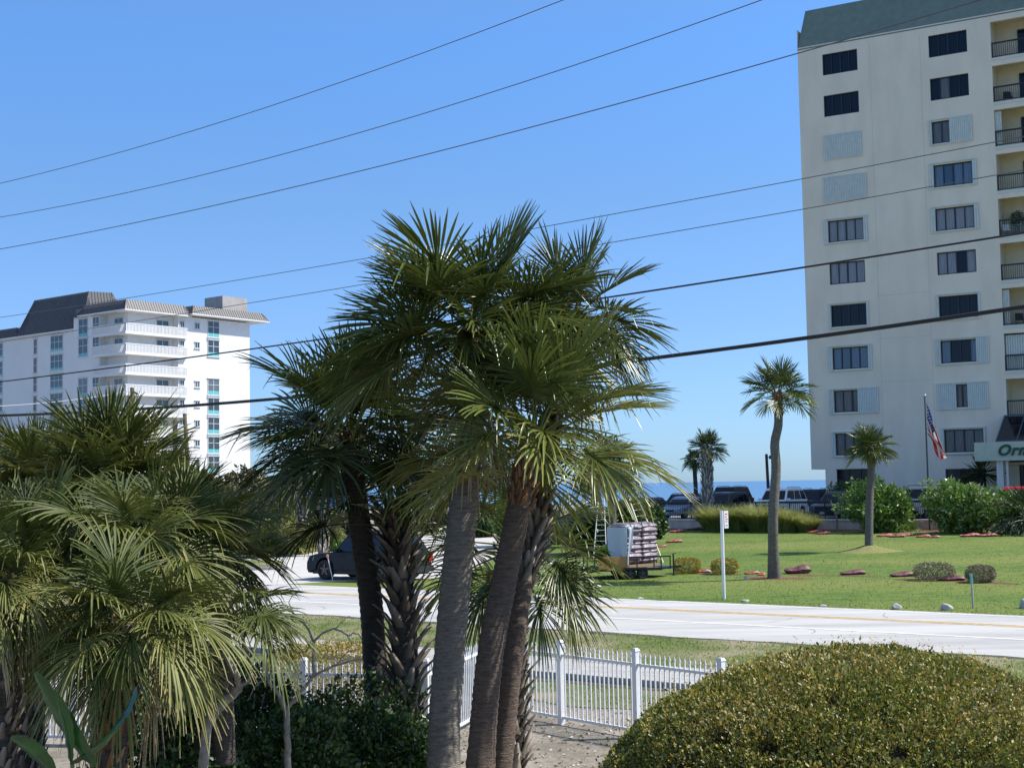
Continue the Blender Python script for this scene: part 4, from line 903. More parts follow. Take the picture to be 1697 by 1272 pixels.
# ------------------------------------------------------------------ big bronze hedge in the right foreground
hp = Vector((2.58, 10.6, -.07))
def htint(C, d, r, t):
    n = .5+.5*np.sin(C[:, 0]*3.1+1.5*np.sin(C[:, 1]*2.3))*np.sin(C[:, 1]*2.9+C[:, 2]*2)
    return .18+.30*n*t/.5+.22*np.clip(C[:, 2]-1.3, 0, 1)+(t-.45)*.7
def hedge_mesh():
    rg = np.random.default_rng(77); n = 210000
    u = rg.random(n)*2*math.pi; cz_ = rg.random(n)**.8; sz = np.sqrt(1-cz_**2)
    d = np.stack([np.cos(u)*sz, np.sin(u)*sz, cz_], 1)
    k = .5*np.sin(d[:, 0]*5+1)*np.sin(d[:, 1]*6)+.35*np.sin(d[:, 0]*13+2*d[:, 2])*np.sin(d[:, 1]*12+1)+.3*np.sin(d[:, 0]*31)*np.sin(d[:, 1]*29+d[:, 2]*20)
    hole = (np.sin(d[:, 0]*23+3)*np.sin(d[:, 1]*19+1)*np.sin(d[:, 2]*17) > .62)
    rr = (1-.12*rg.random(n)**1.3-.13*hole)*(1+.034*k)+.045*(rg.random(n) < .012)
    C = d*rr[:, None]*np.array([2.02, 1.95, 1.25]); C[:, 2] += 1.13
    A = rg.normal(size=(n, 3))*.75+d*.55; A[:, 2] += .55; A /= np.linalg.norm(A, axis=1)[:, None]
    B = np.cross(A, rg.normal(size=(n, 3))); B /= np.linalg.norm(B, axis=1)[:, None]; N_ = np.cross(A, B); s = (.014+.026*rg.random(n)**1.6)[:, None]
    V = np.stack([C, C+A*s*.35+B*s*.27+N_*s*.1, C+A*s*.8+B*s*.2+N_*s*.06, C+A*s, C+A*s*.8-B*s*.2+N_*s*.06, C+A*s*.35-B*s*.27+N_*s*.1], 1)
    b = np.arange(n)*6; Fq = np.concatenate([np.stack([b, b+1, b+2, b+3], 1), np.stack([b, b+3, b+4, b+5], 1)])
    t = np.clip(htint(C, d, rr, np.clip(.45+rg.normal(0, .26, n), 0, 1)), 0, 1)
    return np_mesh('foliage', V.reshape(-1, 3), Fq, hedgem, np.repeat(t, 6))
r = empty('hedge', hp, 'big domed clipped hedge with bronze-green leaves in the right foreground', 'hedge')
link('foliage', hedge_mesh(), r)
# stray shoots that have grown past the clipped surface
b = MB(); rg_ = random.Random(19); V = []; T = []
for i in range(260):
    a = rg_.uniform(0, 6.283); q = math.sqrt(rg_.random())*.97; ex, ey = math.cos(a)*q*2.05, math.sin(a)*q*1.93; hz = 1.13+1.24*math.sqrt(max(0, 1-q*q)); L = rg_.uniform(.05, .13)
    dx, dy = rg_.uniform(-.4, .4), rg_.uniform(-.4, .4); P0 = Vector((ex, ey, hz-.04)); P1 = P0+Vector((dx*L, dy*L, L+.04))
    for k in range(7):
        c = P0.lerp(P1, .35+.11*k); a2 = k*2.4; d_ = Vector((math.cos(a2), math.sin(a2), .7)).normalized(); s_ = d_.cross(Vector((0, 0, 1))).normalized(); l_ = rg_.uniform(.02, .034); tn = rg_.uniform(.45, .9)
        V += [c, c+d_*l_*.5+s_*l_*.25, c+d_*l_, c+d_*l_*.5-s_*l_*.25]; T += [tn]*4
link('shoots', np_mesh('shoots', [tuple(v) for v in V], np.arange(len(V)).reshape(-1, 4), hedgem, T), r)
# woody inside of the hedge
b = MB(); rg_ = random.Random(9)
for i in range(150):
    a = i*2.39996; q = math.sqrt((i+.5)/150); ex, ey = math.cos(a)*q*2.05, math.sin(a)*q*1.75; hz = 1.13+1.08*math.sqrt(max(0, 1-q*q))
    b.tube([(ex*.15, ey*.15, 0), (ex*.6, ey*.6, hz*.5), (ex, ey, hz)], [.03, .018, .006], 5)
b.build('branches', mat('hedge twig', (.07, .05, .035), rough=.9), r)
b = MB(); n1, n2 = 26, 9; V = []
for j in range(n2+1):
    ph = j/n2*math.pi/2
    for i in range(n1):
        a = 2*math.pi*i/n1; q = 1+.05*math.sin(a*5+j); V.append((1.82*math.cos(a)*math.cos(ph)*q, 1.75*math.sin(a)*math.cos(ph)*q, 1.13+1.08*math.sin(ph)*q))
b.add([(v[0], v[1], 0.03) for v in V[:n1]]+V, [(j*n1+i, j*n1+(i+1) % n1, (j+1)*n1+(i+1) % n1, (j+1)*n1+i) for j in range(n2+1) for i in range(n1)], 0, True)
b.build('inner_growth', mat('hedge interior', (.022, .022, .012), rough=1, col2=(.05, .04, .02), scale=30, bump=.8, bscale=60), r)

# low bronze hedge behind the fence
p0 = at(555, 1098, 22.6); p0.z = -.03
shrub('hedge', 'low orange-brown hedge just behind the white fence, left of the palm trunks', 'hedge', p0, leaves('foliage', 131, 16000, 1.2, .6, .57, .045, hedgem, shape='box', shell=.25, tintf=lambda C, d, r_, t: t*.6+.42), stems_mesh('stem', 3, 1., .5, .8), None, rz=-.3)

# dark mangrove-like shrubs along the fence with grey branches
SH = ((560, 1330, 1135, 230, 16.0, 'dark glossy shrub at the foot of the booted palm'), (420, 1340, 1085, 210, 15.4, 'dark glossy shrub under the small dark fans'), (345, 1300, 1060, 170, 17, 'dark glossy shrub against the picket fence behind the left palms'), (650, 1360, 1165, 190, 15.3, 'lowest dark glossy shrub below the central palm trunks'), (290, 1380, 1130, 170, 12.6, 'dark glossy shrub at the bottom edge under the left palms'),
      (490, 1370, 1155, 180, 14.2, 'dark glossy shrub at the bottom edge in front of the grey branches'))
for i, (px, pb, pt, wp, D, lb) in enumerate(SH):
    p0 = at(px, pb, D); p0.z = -.02; h = (at(px, pt, D).z)/2; rx = wp*D/FPX/2
    shrub('shrub', lb, 'shrub', p0, leaves('foliage', 140+i, 9000, rx, rx*.8, h, .062, shrubm, shell=.55, jag=.35, aspect=.55, tintf=lambda C, d, r_, t: t+.05), stems_mesh('stem', i, rx, rx*.7, h*1.9, 16, .014), 'dark shrubs along the yard fence')
def branch(label, pls, D, name='bare_branches'):
    o = at(pls[0][0][0], pls[0][0][1], D); r = empty(name, o, label, 'bare tree')
    for i, pl in enumerate(pls):
        w0, w1 = pl[-1]; P = smooth_path([at(q[0], q[1], D+(q[2] if len(q) > 2 else 0))-o for q in pl[:-1]], 14)
        rgx = random.Random(i); P = [p+Vector([rgx.uniform(-.008, .008) for _ in range(3)]) for p in P]
        b = MB(); b.tube(P, [(w0+(w1-w0)*j/14) for j in range(15)], 7); b.build('trunk' if i == 0 else 'branch', branchm, r)
branch('thick pale bare limb rising among the left palms', [[(335, 1290), (345, 1200), (375, 1160), (398, 1138), (.045, .035)], [(398, 1138), (388, 1110, -.1), (372, 1080, -.1), (.032, .02)], [(398, 1138), (415, 1120), (412, 1090, .2), (400, 1060, .2), (.018, .008)], [(375, 1160), (350, 1150), (330, 1165), (.02, .008)]], 12.0)
branch('forked grey bare branches in front of the dark shrubs', [[(478, 1300), (476, 1230), (474, 1175), (.035, .028)], [(474, 1175), (462, 1150), (445, 1125), (438, 1085), (.026, .014)], [(474, 1175), (495, 1150), (520, 1120), (560, 1100), (600, 1092), (.022, .008)], [(520, 1120), (520, 1080), (517, 1055), (505, 1035), (490, 1022), (.016, .007)],
       [(519, 1065), (535, 1048), (556, 1042), (575, 1052), (590, 1049), (600, 1060), (.012, .004)], [(575, 1052), (582, 1062), (590, 1066), (.006, .002)], [(556, 1042), (566, 1030), (580, 1020), (.006, .002)], [(517, 1060), (505, 1080), (485, 1078), (470, 1072), (.009, .004)], [(505, 1035), (480, 1000), (495, 975), (.006, .002)], [(490, 1022), (462, 990), (448, 975), (.006, .002)], [(560, 1100), (575, 1080), (598, 1074), (.008, .002)], [(445, 1125), (425, 1135), (410, 1160), (.01, .004)]], 13.2)

# broad-leaved plant in the bottom left corner
bigm = mat('broad glossy leaf', (.02, .075, .018), rough=.25, var=.3, scale=3, transl=.15, spec=.6)
r = empty('broad_leaf_plant', at(120, 1330, 9.4), 'broad glossy-leaved plant at the bottom left below the palms', 'plant'); r.location.z = 0
def bigleaf(base, tip, w_, side, curl):
    base, tip, side = Vector(base), Vector(tip), Vector(side).normalized(); ax = tip-base; n_ = ax.cross(side).normalized(); V = []; k = 14
    for i in range(k+1):
        t = i/k; hw = w_*math.sin(math.pi*min(1, t*.92+.04))**.7; c = base+ax*t-n_*curl*(t-.5)**2*1.2
        for s in (-1, -.5, 0, .5, 1): V.append(c+side*hw*s+n_*(abs(s)*hw*.35+.006*math.sin(i*2.2)*abs(s)))
    b = MB(); b.add(V, [(i*5+j, i*5+j+1, i*5+6+j, i*5+5+j) for i in range(k) for j in range(4)], 0, True); return b
ol_ = r.location
for (bx_, by_, tx, ty, w_, D2, cu) in ((150, 1275, 52, 1118, .105, 9.3, -.1), (120, 1265, 95, 1150, .08, 9.2, .06), (130, 1270, 235, 1148, .11, 9.6, .2), (100, 1290, 20, 1215, .09, 9.1, .1)):
    bb, tt_ = at(bx_, by_, 9.4)-ol_, at(tx, ty, D2)-ol_
    bigleaf(bb, tt_, w_, (.5, -.55, .55), cu).build('leaf', bigm, r)
    b = MB(); b.tube([(0, 0, 0), bb*.5+Vector((0, 0, .1)), bb], [.02, .017, .014], 6); b.build('stem', petm, r)
# hexagonal wire netting low in the corner
r = empty('wire_netting', at(-10, 1260, 10.2), 'low hexagonal wire netting at the bottom left corner', 'netting'); r.location.z = 0
b = MB(); s = .035
for i in range(44):
    for j in range(24):
        x = i*s*1.5; z = .02+j*s*1.732+(s*.866 if i % 2 else 0); P = [Vector((x+s*math.cos(q), 0, z+s*math.sin(q))) for q in (math.pi/3, 0, -math.pi/3, -2*math.pi/3)]
        for q in range(3): b.tube([P[q], P[q+1]], [.0018, .0018], 3, 0, False, False)
b.build('mesh_panel', mat('galvanised wire', (.35, .33, .28), rough=.5, metal=.6), r)
for x in (0, 1.15, 2.3): b = MB(); b.bar((x, 0, 0), (x, 0, .95), .01); b.build('stake', branchm, r)
# ------------------------------------------------------------------ vehicles
rub = mat('tyre rubber', (.015, .015, .016), rough=.85)
rimm = mat('alloy rim', (.45, .46, .48), rough=.3, metal=.8)
rimd = mat('dark alloy rim', (.10, .09, .09), rough=.35, metal=.7)
carglass = mat('car window glass', (.010, .013, .017), rough=.06, spec=.45)
chrom = mat('chrome', (.7, .7, .72), rough=.15, metal=1)
redl = mat('tail light red', (.45, .015, .02), rough=.2)
headl = mat('headlight lens', (.6, .62, .65), rough=.1, spec=.8)
blackp = mat('black plastic', (.02, .02, .022), rough=.6)
platem = mat('licence plate', (.6, .62, .62), rough=.5)
def paint(n, c): return mat(n, c, rough=.35, coat=.22, spec=.35)
WHEEL = {}
def wheel_mesh(r, wd):
    if (r, wd) in WHEEL: return WHEEL[(r, wd)]
    b = MB(); n = 26; V = []; prof = [(r*.62, -wd/2), (r*.93, -wd/2), (r, -wd*.36), (r, wd*.36), (r*.93, wd/2), (r*.62, wd/2)]
    for k in range(n):
        a = 2*math.pi*k/n
        for (q, y) in prof: V.append((q*math.cos(a), y, q*math.sin(a)))
    m = len(prof); b.add(V, [(k*m+i, k*m+(i+1) % m, ((k+1) % n)*m+(i+1) % m, ((k+1) % n)*m+i) for k in range(n) for i in range(m)], 0, True)
    tm = b.mesh('tyre', rub)
    b = MB(); V = []
    for k in range(n): a = 2*math.pi*k/n; V.append((r*.63*math.cos(a), -wd*.30, r*.63*math.sin(a)))
    b.add(V+[(0, -wd*.25, 0)], [(k, (k+1) % n, n) for k in range(n)])
    for s in range(5):
        a = s*2*math.pi/5+.3; c, q = math.cos(a), math.sin(a); h = r*.11
        b.hull([(c*r*.05-q*h, -wd*.30, q*r*.05+c*h), (c*r*.05+q*h, -wd*.30, q*r*.05-c*h), (c*r*.62+q*h*.6, -wd*.32, q*r*.62-c*h*.6), (c*r*.62-q*h*.6, -wd*.32, q*r*.62+c*h*.6)],
               [(c*r*.05-q*h, -wd*.46, q*r*.05+c*h), (c*r*.05+q*h, -wd*.46, q*r*.05-c*h), (c*r*.62+q*h*.6, -wd*.44, q*r*.62-c*h*.6), (c*r*.62-q*h*.6, -wd*.44, q*r*.62+c*h*.6)], 1)
    rm1 = {}
    WHEEL[(r, wd)] = (tm, b); return WHEEL[(r, wd)]
def car(label, loc, head, pm, L=4.6, Wd=1.85, H=1.7, kind='suv', rim=rimm, r=.37, name='parked_car', group=None, cat='car', rails=True):
    """x forward, y left. body side profile with wheel arches, tapering greenhouse, glazing, lamps, wheels"""
    root = empty(name, loc, label, cat, group, rz=math.atan2(head[1], head[0]))
    f, bk = L/2, -L/2; hw = Wd/2; belt = H*.60; hood = H*(.57 if kind != 'sedan' else .54); sill = .28; wb = L*.305
    if kind == 'suv': roof = [(f-1.42, belt), (f-2.05, H*.985), (f-2.9, H), (bk+.55, H*.98), (bk+.12, belt)]
    elif kind == 'sedan': roof = [(f-1.35, belt), (f-2.05, H*.97), (f-2.6, H), (bk+1.35, H*.97), (bk+.75, belt)]
    elif kind == 'pickup': roof = [(f-1.45, belt), (f-2.1, H*.985), (f-2.6, H), (f-3.5, H*.98), (f-3.75, belt)]
    prof = [(bk+.05, sill+.08), (bk, sill+.3), (bk+.03, belt-.12), (bk+.12, belt)]
    prof += [(f-1.42, belt), (f-1.1, hood+.02), (f-.45, hood-.04), (f-.1, hood-.14), (f, hood-.36), (f, sill+.12), (f-.08, sill)]
    def arch(cx): return [(cx+(r+.09)*math.cos(a), max(sill, r+(r+.09)*math.sin(a))) for a in [math.pi*k/10 for k in range(0, 11)]]
    low = [p for p in arch(wb)]+[p for p in arch(-wb)]
    poly = prof+low
    bm = bmesh.new(); rings = []
    for y, ins, dz in ((-hw, .04, 0), (-hw+.10, 0, 0), (hw-.10, 0, 0), (hw, .04, 0)):
        rings.append([bm.verts.new((x*(1-ins*.4), y if abs(y) == hw else y, z)) for x, z in poly])
    # shoulders: pull the outer rings in above the belt
    for i in (0, 3):
        for v in rings[i]: v.co.y *= (1-.05*max(0, (v.co.z-sill)/(belt-sill))**2)
    n = len(poly)
    for a in range(3):
        for k in range(n): bm.faces.new((rings[a][k], rings[a][(k+1) % n], rings[a+1][(k+1) % n], rings[a+1][k]))
    bm.faces.new(list(reversed(rings[0]))); bm.faces.new(rings[3])
    bmesh.ops.triangulate(bm, faces=[q for q in bm.faces if len(q.verts) > 4]); bmesh.ops.recalc_face_normals(bm, faces=bm.faces)
    me = bpy.data.meshes.new('body'); bm.to_mesh(me); bm.free(); me.materials.append(pm); bo = link('body', me, root); bev(bo, .03, 2)
    hb, ht = hw*.94, hw*.78
    cabv = []
    for (x, z) in roof: yy = hb+(ht-hb)*(z-belt)/(H-belt); cabv.append((x, yy, z))
    b = MB(); nv = len(cabv); b.add([(x, -y, z) for x, y, z in cabv]+[(x, y, z) for x, y, z in cabv], [tuple(range(nv)), tuple(reversed(range(nv, 2*nv)))]+[(i, i+nv, i+1+nv, i+1) for i in range(nv-1)])
    c = b.build('cabin', pm, root); bev(c, .05, 3)
    # glass panels set 4 mm proud of the cabin
    def P(x, z, s, o=.006): yy = hb+(ht-hb)*(z-belt)/(H-belt)+o; return (x, s*yy, z)
    def lx(i, j, z): (x0, z0), (x1, z1) = roof[i], roof[j]; return x0+(x1-x0)*(z-z0)/(z1-z0)
    zb_, zt_ = belt+.04, H-.19
    xf0, xf1 = lx(0, 1, zb_)-.14, lx(0, 1, zt_)-.10
    k3 = 3 if kind != 'pickup' else 3; xr0, xr1 = lx(4, 3, zb_)+.12, lx(4, 3, zt_)+.10
    cuts = [0, .40, .74, 1] if kind == 'suv' else [0, .5, 1]
    for s in (-1, 1):
        for i in range(len(cuts)-1):
            g0, g1 = cuts[i], cuts[i+1]; e = .035
            def mixx(g, z): t = (z-zb_)/(zt_-zb_); a = xf0+(xf1-xf0)*t; d = xr0+(xr1-xr0)*t; return a+(d-a)*g
            q = [P(mixx(g0, zb_)-e*(i > 0), zb_, s), P(mixx(g1, zb_)+e*(i < len(cuts)-2), zb_, s), P(mixx(g1, zt_)+e*(i < len(cuts)-2), zt_, s), P(mixx(g0, zt_)-e*(i > 0), zt_, s)]
            b = MB(); b.quad(*q); b.build('side_window', carglass, root)
        b = MB(); x_ = f-1.62; b.hull([(x_-.1, s*(hw*.95), belt-.02), (x_+.08, s*(hw*.95), belt-.02), (x_+.06, s*(hw+.17), belt), (x_-.08, s*(hw+.17), belt)], [(x_-.1, s*(hw*.95), belt+.12), (x_+.06, s*(hw*.95), belt+.12), (x_+.04, s*(hw+.16), belt+.13), (x_-.08, s*(hw+.16), belt+.13)]); b.build('side_mirror', pm, root)
        for dx in (-.55, .55) if kind != 'pickup' else (.1,):
            b = MB(); b.box(dx-.1, s*(hw*.975), belt-.16, dx+.08, s*(hw*.975)+s*.03, belt-.13); b.build('door_handle', pm, root)
        b = MB(); b.hull([(f-.42, s*(hw-.12), hood-.30), (f-.05, s*(hw-.32), hood-.32), (f+.012, s*(hw-.34), hood-.32), (f-.35, s*(hw+.004), hood-.29)], [(f-.45, s*(hw-.14), hood-.13), (f-.12, s*(hw-.34), hood-.16), (f-.05, s*(hw-.33), hood-.17), (f-.40, s*(hw-.01), hood-.14)]); b.build('headlight', headl, root)
        b = MB(); b.box(bk-.015, s*(hw-.22), belt-.42, bk+.2, s*(hw+.006), belt-.05); b.build('tail_light', redl, root)
    def endglass(i, j, o, nm):
        (x0, z0), (x1, z1) = roof[i], roof[j]; za, zc = belt+.05, z1-.15
        xa, xc = x0+(x1-x0)*(za-z0)/(z1-z0)+o, x0+(x1-x0)*(zc-z0)/(z1-z0)+o
        ya = hb+(ht-hb)*(za-belt)/(H-belt)-.09; yc = hb+(ht-hb)*(zc-belt)/(H-belt)-.09
        b = MB(); b.quad((xa, -ya, za), (xa, ya, za), (xc, yc, zc), (xc, -yc, zc)); b.build(nm, carglass, root)
    endglass(0, 1, .02, 'windshield'); endglass(4, 3, -.02, 'rear_window')
    b = MB(); b.box(f-.06, -hw+.42, hood-.36, f+.02, hw-.42, hood-.2); b.build('grille', blackp, root)
    b = MB(); b.hull([(f-.25, -hw+.02, sill-.02), (f+.07, -hw+.2, sill-.02), (f+.07, hw-.2, sill-.02), (f-.25, hw-.02, sill-.02)], [(f-.25, -hw-.005, sill+.22), (f+.1, -hw+.2, sill+.24), (f+.1, hw-.2, sill+.24), (f-.25, hw+.005, sill+.22)]); b.build('front_bumper', blackp if kind != 'sedan' else pm, root)
    b = MB(); b.box(bk-.08, -hw+.03, sill+.02, bk+.15, hw-.03, sill+.26); b.build('rear_bumper', blackp, root)
    b = MB(); b.box(f+.1, -.16, sill+.06, f+.112, .16, sill+.2); b.build('license_plate', platem, root)
    b = MB(); b.box(bk+.1, -hw+.12, sill-.06, f-.25, hw-.12, sill+.3); b.build('underbody', blackp, root)
    if kind == 'suv' and rails:
        for s in (-1, 1): b = MB(); b.tube([(roof[1][0]-.1, s*(ht-.06), H-.02), (roof[1][0]-.25, s*(ht-.06), H+.05), (bk+.9, s*(ht-.06), H+.04), (bk+.7, s*(ht-.06), H-.02)], .018, 6); b.build('roof_rail', blackp, root)
    tm, rb = wheel_mesh(r, .24); rmesh = rb.mesh('rim', blackp, rim)
    for sx in (-1, 1):
        for s in (-1, 1):
            w_ = link('wheel', tm, root, loc=(sx*wb, s*(hw-.13), r), rz=0 if s < 0 else math.pi); link('rim', rmesh, w_)
    return root
h1 = Vector((-.83, .56)).normalized(); fl = gpt(541, 961)
cc = Vector((fl.x, fl.y))-h1*1.47+Vector((h1.y, -h1.x))*.82
car('dark blue-grey SUV turning into the side street, half hidden by the palm trunks', (cc.x, cc.y, gz(cc.x, cc.y)+.018), h1, mat('slate blue paint', (.007, .009, .015), rough=.4, coat=.12, spec=.2), 4.85, 1.9, 1.82, 'suv', rimd, .39, 'suv')
HD = (-NC[0], -NC[1]); CP = 'cars in the car park'
def park(px, c, lb, pm, kind, L, H, Wd=1.85, hd=HD, grp=CP, name='parked_car', r=.36, cat='car'):
    p = ac_at(px, c+L/2); return car(lb, (p.x, p.y, 1.085), hd, pm, L, Wd, H, kind, rimm, r, name, grp, cat)
park(1291, 82.0, 'white SUV parked nose to the fence behind the tall lawn palm', paint('white paint', (.78, .78, .77)), 'suv', 4.8, 2.02, 1.98)
park(1198, 82.2, 'dark grey SUV parked behind the thick criss-cross palm', paint('graphite paint', (.035, .045, .06)), 'suv', 4.8, 1.78, 1.92)
park(1133, 82.2, 'silver-blue sedan parked left of the criss-cross palm', paint('silver blue paint', (.26, .33, .43)), 'sedan', 4.6, 1.52)
park(1392, 82.1, 'charcoal pickup truck parked behind the bare sapling', paint('charcoal paint', (.075, .075, .085)), 'pickup', 5.4, 1.74, 1.95)
park(1524, 82.3, 'beige van seen between the two oleander bushes', paint('beige paint', (.50, .47, .40)), 'suv', 4.9, 2.0, 1.9)
park(1688, 82.1, 'red pickup truck at the right edge behind the cycad', paint('red paint', (.45, .03, .035)), 'pickup', 5.4, 1.9, 1.95)
park(1205, 92, 'black SUV in the second row behind the dark grey SUV', paint('black paint', (.012, .014, .02)), 'suv', 4.9, 2.12, 1.95)
park(1128, 92, 'dark blue SUV in the second row behind the silver-blue sedan', paint('navy paint', (.02, .035, .07)), 'suv', 4.6, 1.62, 1.9)
bc = park(1345, 92, 'dark blue hatchback in the second row with bicycles on its rear rack', paint('deep blue paint', (.02, .03, .06)), 'suv', 4.3, 1.85, 1.8)
park(1072, 82.2, 'dark sedan at the left end of the car park behind the drooping fronds', paint('dark silver paint', (.12, .13, .15)), 'sedan', 4.6, 1.5)
p = at(772, 870, 112); car('silver-blue car behind the dark fence by the arched building', (p.x, p.y, .52), (1, -.2), MATS['silver blue paint'], 4.5, 1.8, 1.5, 'sedan', rimm, .34, 'parked_car', CP)
# two bicycles on the rear rack
def bike(label, off):
    r = empty('bicycle', bc.location+Vector(off), label, 'bicycle', 'bicycles on the hatchback rack', rz=bc.rotation_euler.z+1.57)
    for x in (-.52, .52):
        b = MB(); P = [(x+.33*math.cos(a), 0, .33+.33*math.sin(a)) for a in [k*math.pi/10 for k in range(21)]]; b.tube(P, .018, 5, cap=False); b.build('wheel', rub, r)
    b = MB()
    for a, c in (((-.52, .33), (-.15, .75)), ((-.52, .33), (-.05, .32)), ((-.05, .32), (-.2, .85)), ((-.15, .72), (.38, .78)), ((-.05, .32), (.38, .74)), ((.52, .33), (.36, .9))): b.bar((a[0], 0, a[1]), (c[0], 0, c[1]), .016)
    b.build('frame', blackp, r)
    b = MB(); b.bar((.36, -.25, .92), (.36, .25, .92), .014); b.build('handlebar', blackp, r)
    b = MB(); b.hull([(-.32, -.06, .85), (-.08, -.02, .87), (-.08, .02, .87), (-.32, .06, .85)], [(-.32, -.07, .89), (-.08, -.02, .9), (-.08, .02, .9), (-.32, .07, .89)]); b.build('saddle', blackp, r)
ch_ = Vector((math.cos(bc.rotation_euler.z+1.5708), math.sin(bc.rotation_euler.z+1.5708), 0))
hb2 = Vector((math.cos(bc.rotation_euler.z), math.sin(bc.rotation_euler.z), 0))
bike('bicycle on the left of the rear rack of the dark blue hatchback', -hb2*2.3+ch_*0+Vector((0, 0, .9))); bike('bicycle farther back on the rear rack of the dark blue hatchback', -hb2*2.55+ch_*.2+Vector((0, 0, .95)))

# ------------------------------------------------------------------ trailer and its load
tdir = Vector((.985, .17, 0)).normalized(); tc_ = gpt(1052, 956); TRZ = math.atan2(tdir.y, tdir.x); tz = gz(tc_.x, tc_.y)
tr = empty('utility_trailer', (tc_.x-.15, tc_.y, tz), 'black utility trailer with an orange plywood side, loaded with a pallet of bags', 'trailer', rz=TRZ)
ply = mat('orange plywood', (.42, .20, .055), rough=.6, col2=(.5, .26, .08), scale=3, stretch=(1, 1, 8))
x0, x1, yw, dk = -1.9, .95, .95, .40
b = MB(); b.box(x0, -yw, dk-.1, x1, -yw+.06, dk); b.box(x0, yw-.06, dk-.1, x1, yw, dk); b.box(x0, -yw+.06, dk-.1, x0+.06, yw-.06, dk); b.box(x1-.06, -yw+.06, dk-.1, x1, yw-.06, dk)
for x in (x1-.06+.07, ): b.hull([(x, -.8, dk-.09), (x+.001, .8, dk-.09), (x+.7, .05, dk-.09), (x+.7, -.05, dk-.09)], [(x, -.8, dk-.01), (x+.001, .8, dk-.01), (x+.7, .05, dk-.01), (x+.7, -.05, dk-.01)])
b.build('frame', blackm, tr)
b = MB(); b.box(x0+.06, -yw+.061, dk-.03, x1-.06, yw-.061, dk-.005); b.build('deck', mat('deck boards', (.13, .10, .07), rough=.9), tr)
b = MB(); b.box(x0+.45, -yw-.03, dk-.06, x0+.45+1.15, -yw-.004, dk+.44); b.build('side_panel', ply, tr)
for s in (-1, 1):
    b = MB(); zr = dk+.38; b.box(x0, s*yw-.02, zr, x1+.35, s*yw+.02, zr+.05)
    for x in (x0+.02, x0+.3, 0, .65, x1-.03, x1+.32): b.box(x-.02, s*yw-.018, dk-.02, x+.02, s*yw+.018, zr)
    b.box(x1, s*yw-.02, dk-.06, x1+.35, s*yw+.02, dk-.02); b.build('side_rail', blackm, tr)
    b = MB(); b.hull([(-.6, s*(yw+.01), dk-.03), (-.6, s*(yw+.25), dk-.03), (.42, s*(yw+.25), dk-.03), (.42, s*(yw+.01), dk-.03)], [(-.5, s*(yw+.01), dk+.03), (-.5, s*(yw+.25), dk+.03), (.32, s*(yw+.25), dk+.03), (.32, s*(yw+.01), dk+.03)]); b.build('mudguard', blackm, tr)
    tm, rb = wheel_mesh(.21, .18); rme = rb.mesh('rim', blackp, rimd)
    for x in (-.30, .16): w_ = link('wheel', tm, tr, loc=(x, s*(yw+.13), .21), rz=0 if s < 0 else math.pi); link('rim', rme, w_)
b = MB(); xj = x1+.72; b.bar((xj, 0, .03), (xj, 0, .85), .03); b.bar((xj, 0, .85), (xj+.12, 0, .85), .015); b.box(xj-.12, -.1, 0, xj+.12, .1, .03); b.build('jack', blackm, tr)
b = MB(); b.box(xj, -.04, dk-.08, xj+.3, .04, dk-.0); b.build('coupler', blackm, tr)
# pallet stack of mulch bags under a slipping white sheet
pw = Vector((1052, 0, 0)); pc = at(1051, 935, tc_.y+.05)
pl = empty('bag_pallet', (pc.x, pc.y+.0, tz+dk), 'pallet of shrink-wrapped purple mulch bags, a white sheet over its left half, on the trailer', 'pallet', rz=R(44))
bagp = mat('wrapped mulch bag', (.16, .12, .15), rough=.42, col2=(.30, .26, .30), scale=6, spec=.5, bump=.5, bscale=18, ramp=(.42, .75))
bagr = mat('red mulch bag', (.30, .04, .035), rough=.62, col2=(.55, .42, .38), scale=5, ramp=(.52, .66), bump=.3, bscale=25, spec=.5)
bagm_ = mat('maroon mulch bag', (.13, .035, .045), rough=.55, col2=(.28, .15, .15), scale=5, ramp=(.45, .75), bump=.4, bscale=14, spec=.4)
def bag_mesh(nm, lx_, ly_, h, m, seed=0, sag=.0):
    rgb = random.Random(seed); nu, nv = 14, 10; V = []; b = MB()
    for side in (1, -1):
        for j in range(nv+1):
            for i in range(nu+1):
                u, v = i/nu*2-1, j/nv*2-1; e = (1-abs(u)**4)*(1-abs(v)**4); th = h/2*e**.55
                x = u*lx_/2*(1-.05*(1-abs(v))*0-.04*v*v); y = v*ly_/2*(1-.05*u*u)
                th *= (1+.10*math.sin(u*5+seed)*math.sin(v*4+seed*2)+rgb.uniform(-.03, .03))
                V.append((x, y, h/2+(th if side > 0 else -th*.98)+sag*math.sin(u*3)*h*.2*(side > 0)))
    k = (nu+1)*(nv+1); F_ = []
    for s in (0, 1):
        for j in range(nv):
            for i in range(nu): q = s*k+j*(nu+1)+i; F_.append((q, q+1, q+nu+2, q+nu+1) if s == 0 else (q, q+nu+1, q+nu+2, q+1))
    b.add(V, F_, 0, True); return b.mesh(nm, m)
bgs = [bag_mesh('mulch_bag', .90, .50, .27, bagp, s) for s in range(3)]
for lay in range(9):
    for q in range(4):
        if lay % 2: x, y, rz = (-.45+.9*(q % 2)*1.0, -.24*1.0+.0, 0) if q < 2 else (-.45+.9*(q % 2), .24, 0)
        else: x, y, rz = (-.67+.45*q, 0, math.pi/2)
        if lay % 2: y = (-.24, -.24, .24, .24)[q]
        rr_ = random.Random(lay*4+q); link('mulch_bag', bgs[(lay+q) % 3], pl, loc=(x+rr_.uniform(-.03, .03), y+rr_.uniform(-.03, .03), .11+lay*.158), rz=rz+rr_.uniform(-.05, .05))
b = MB()
for i in range(5): b.box(-.88, -.5+.24*i, .085, .88, -.4+.24*i, .105)
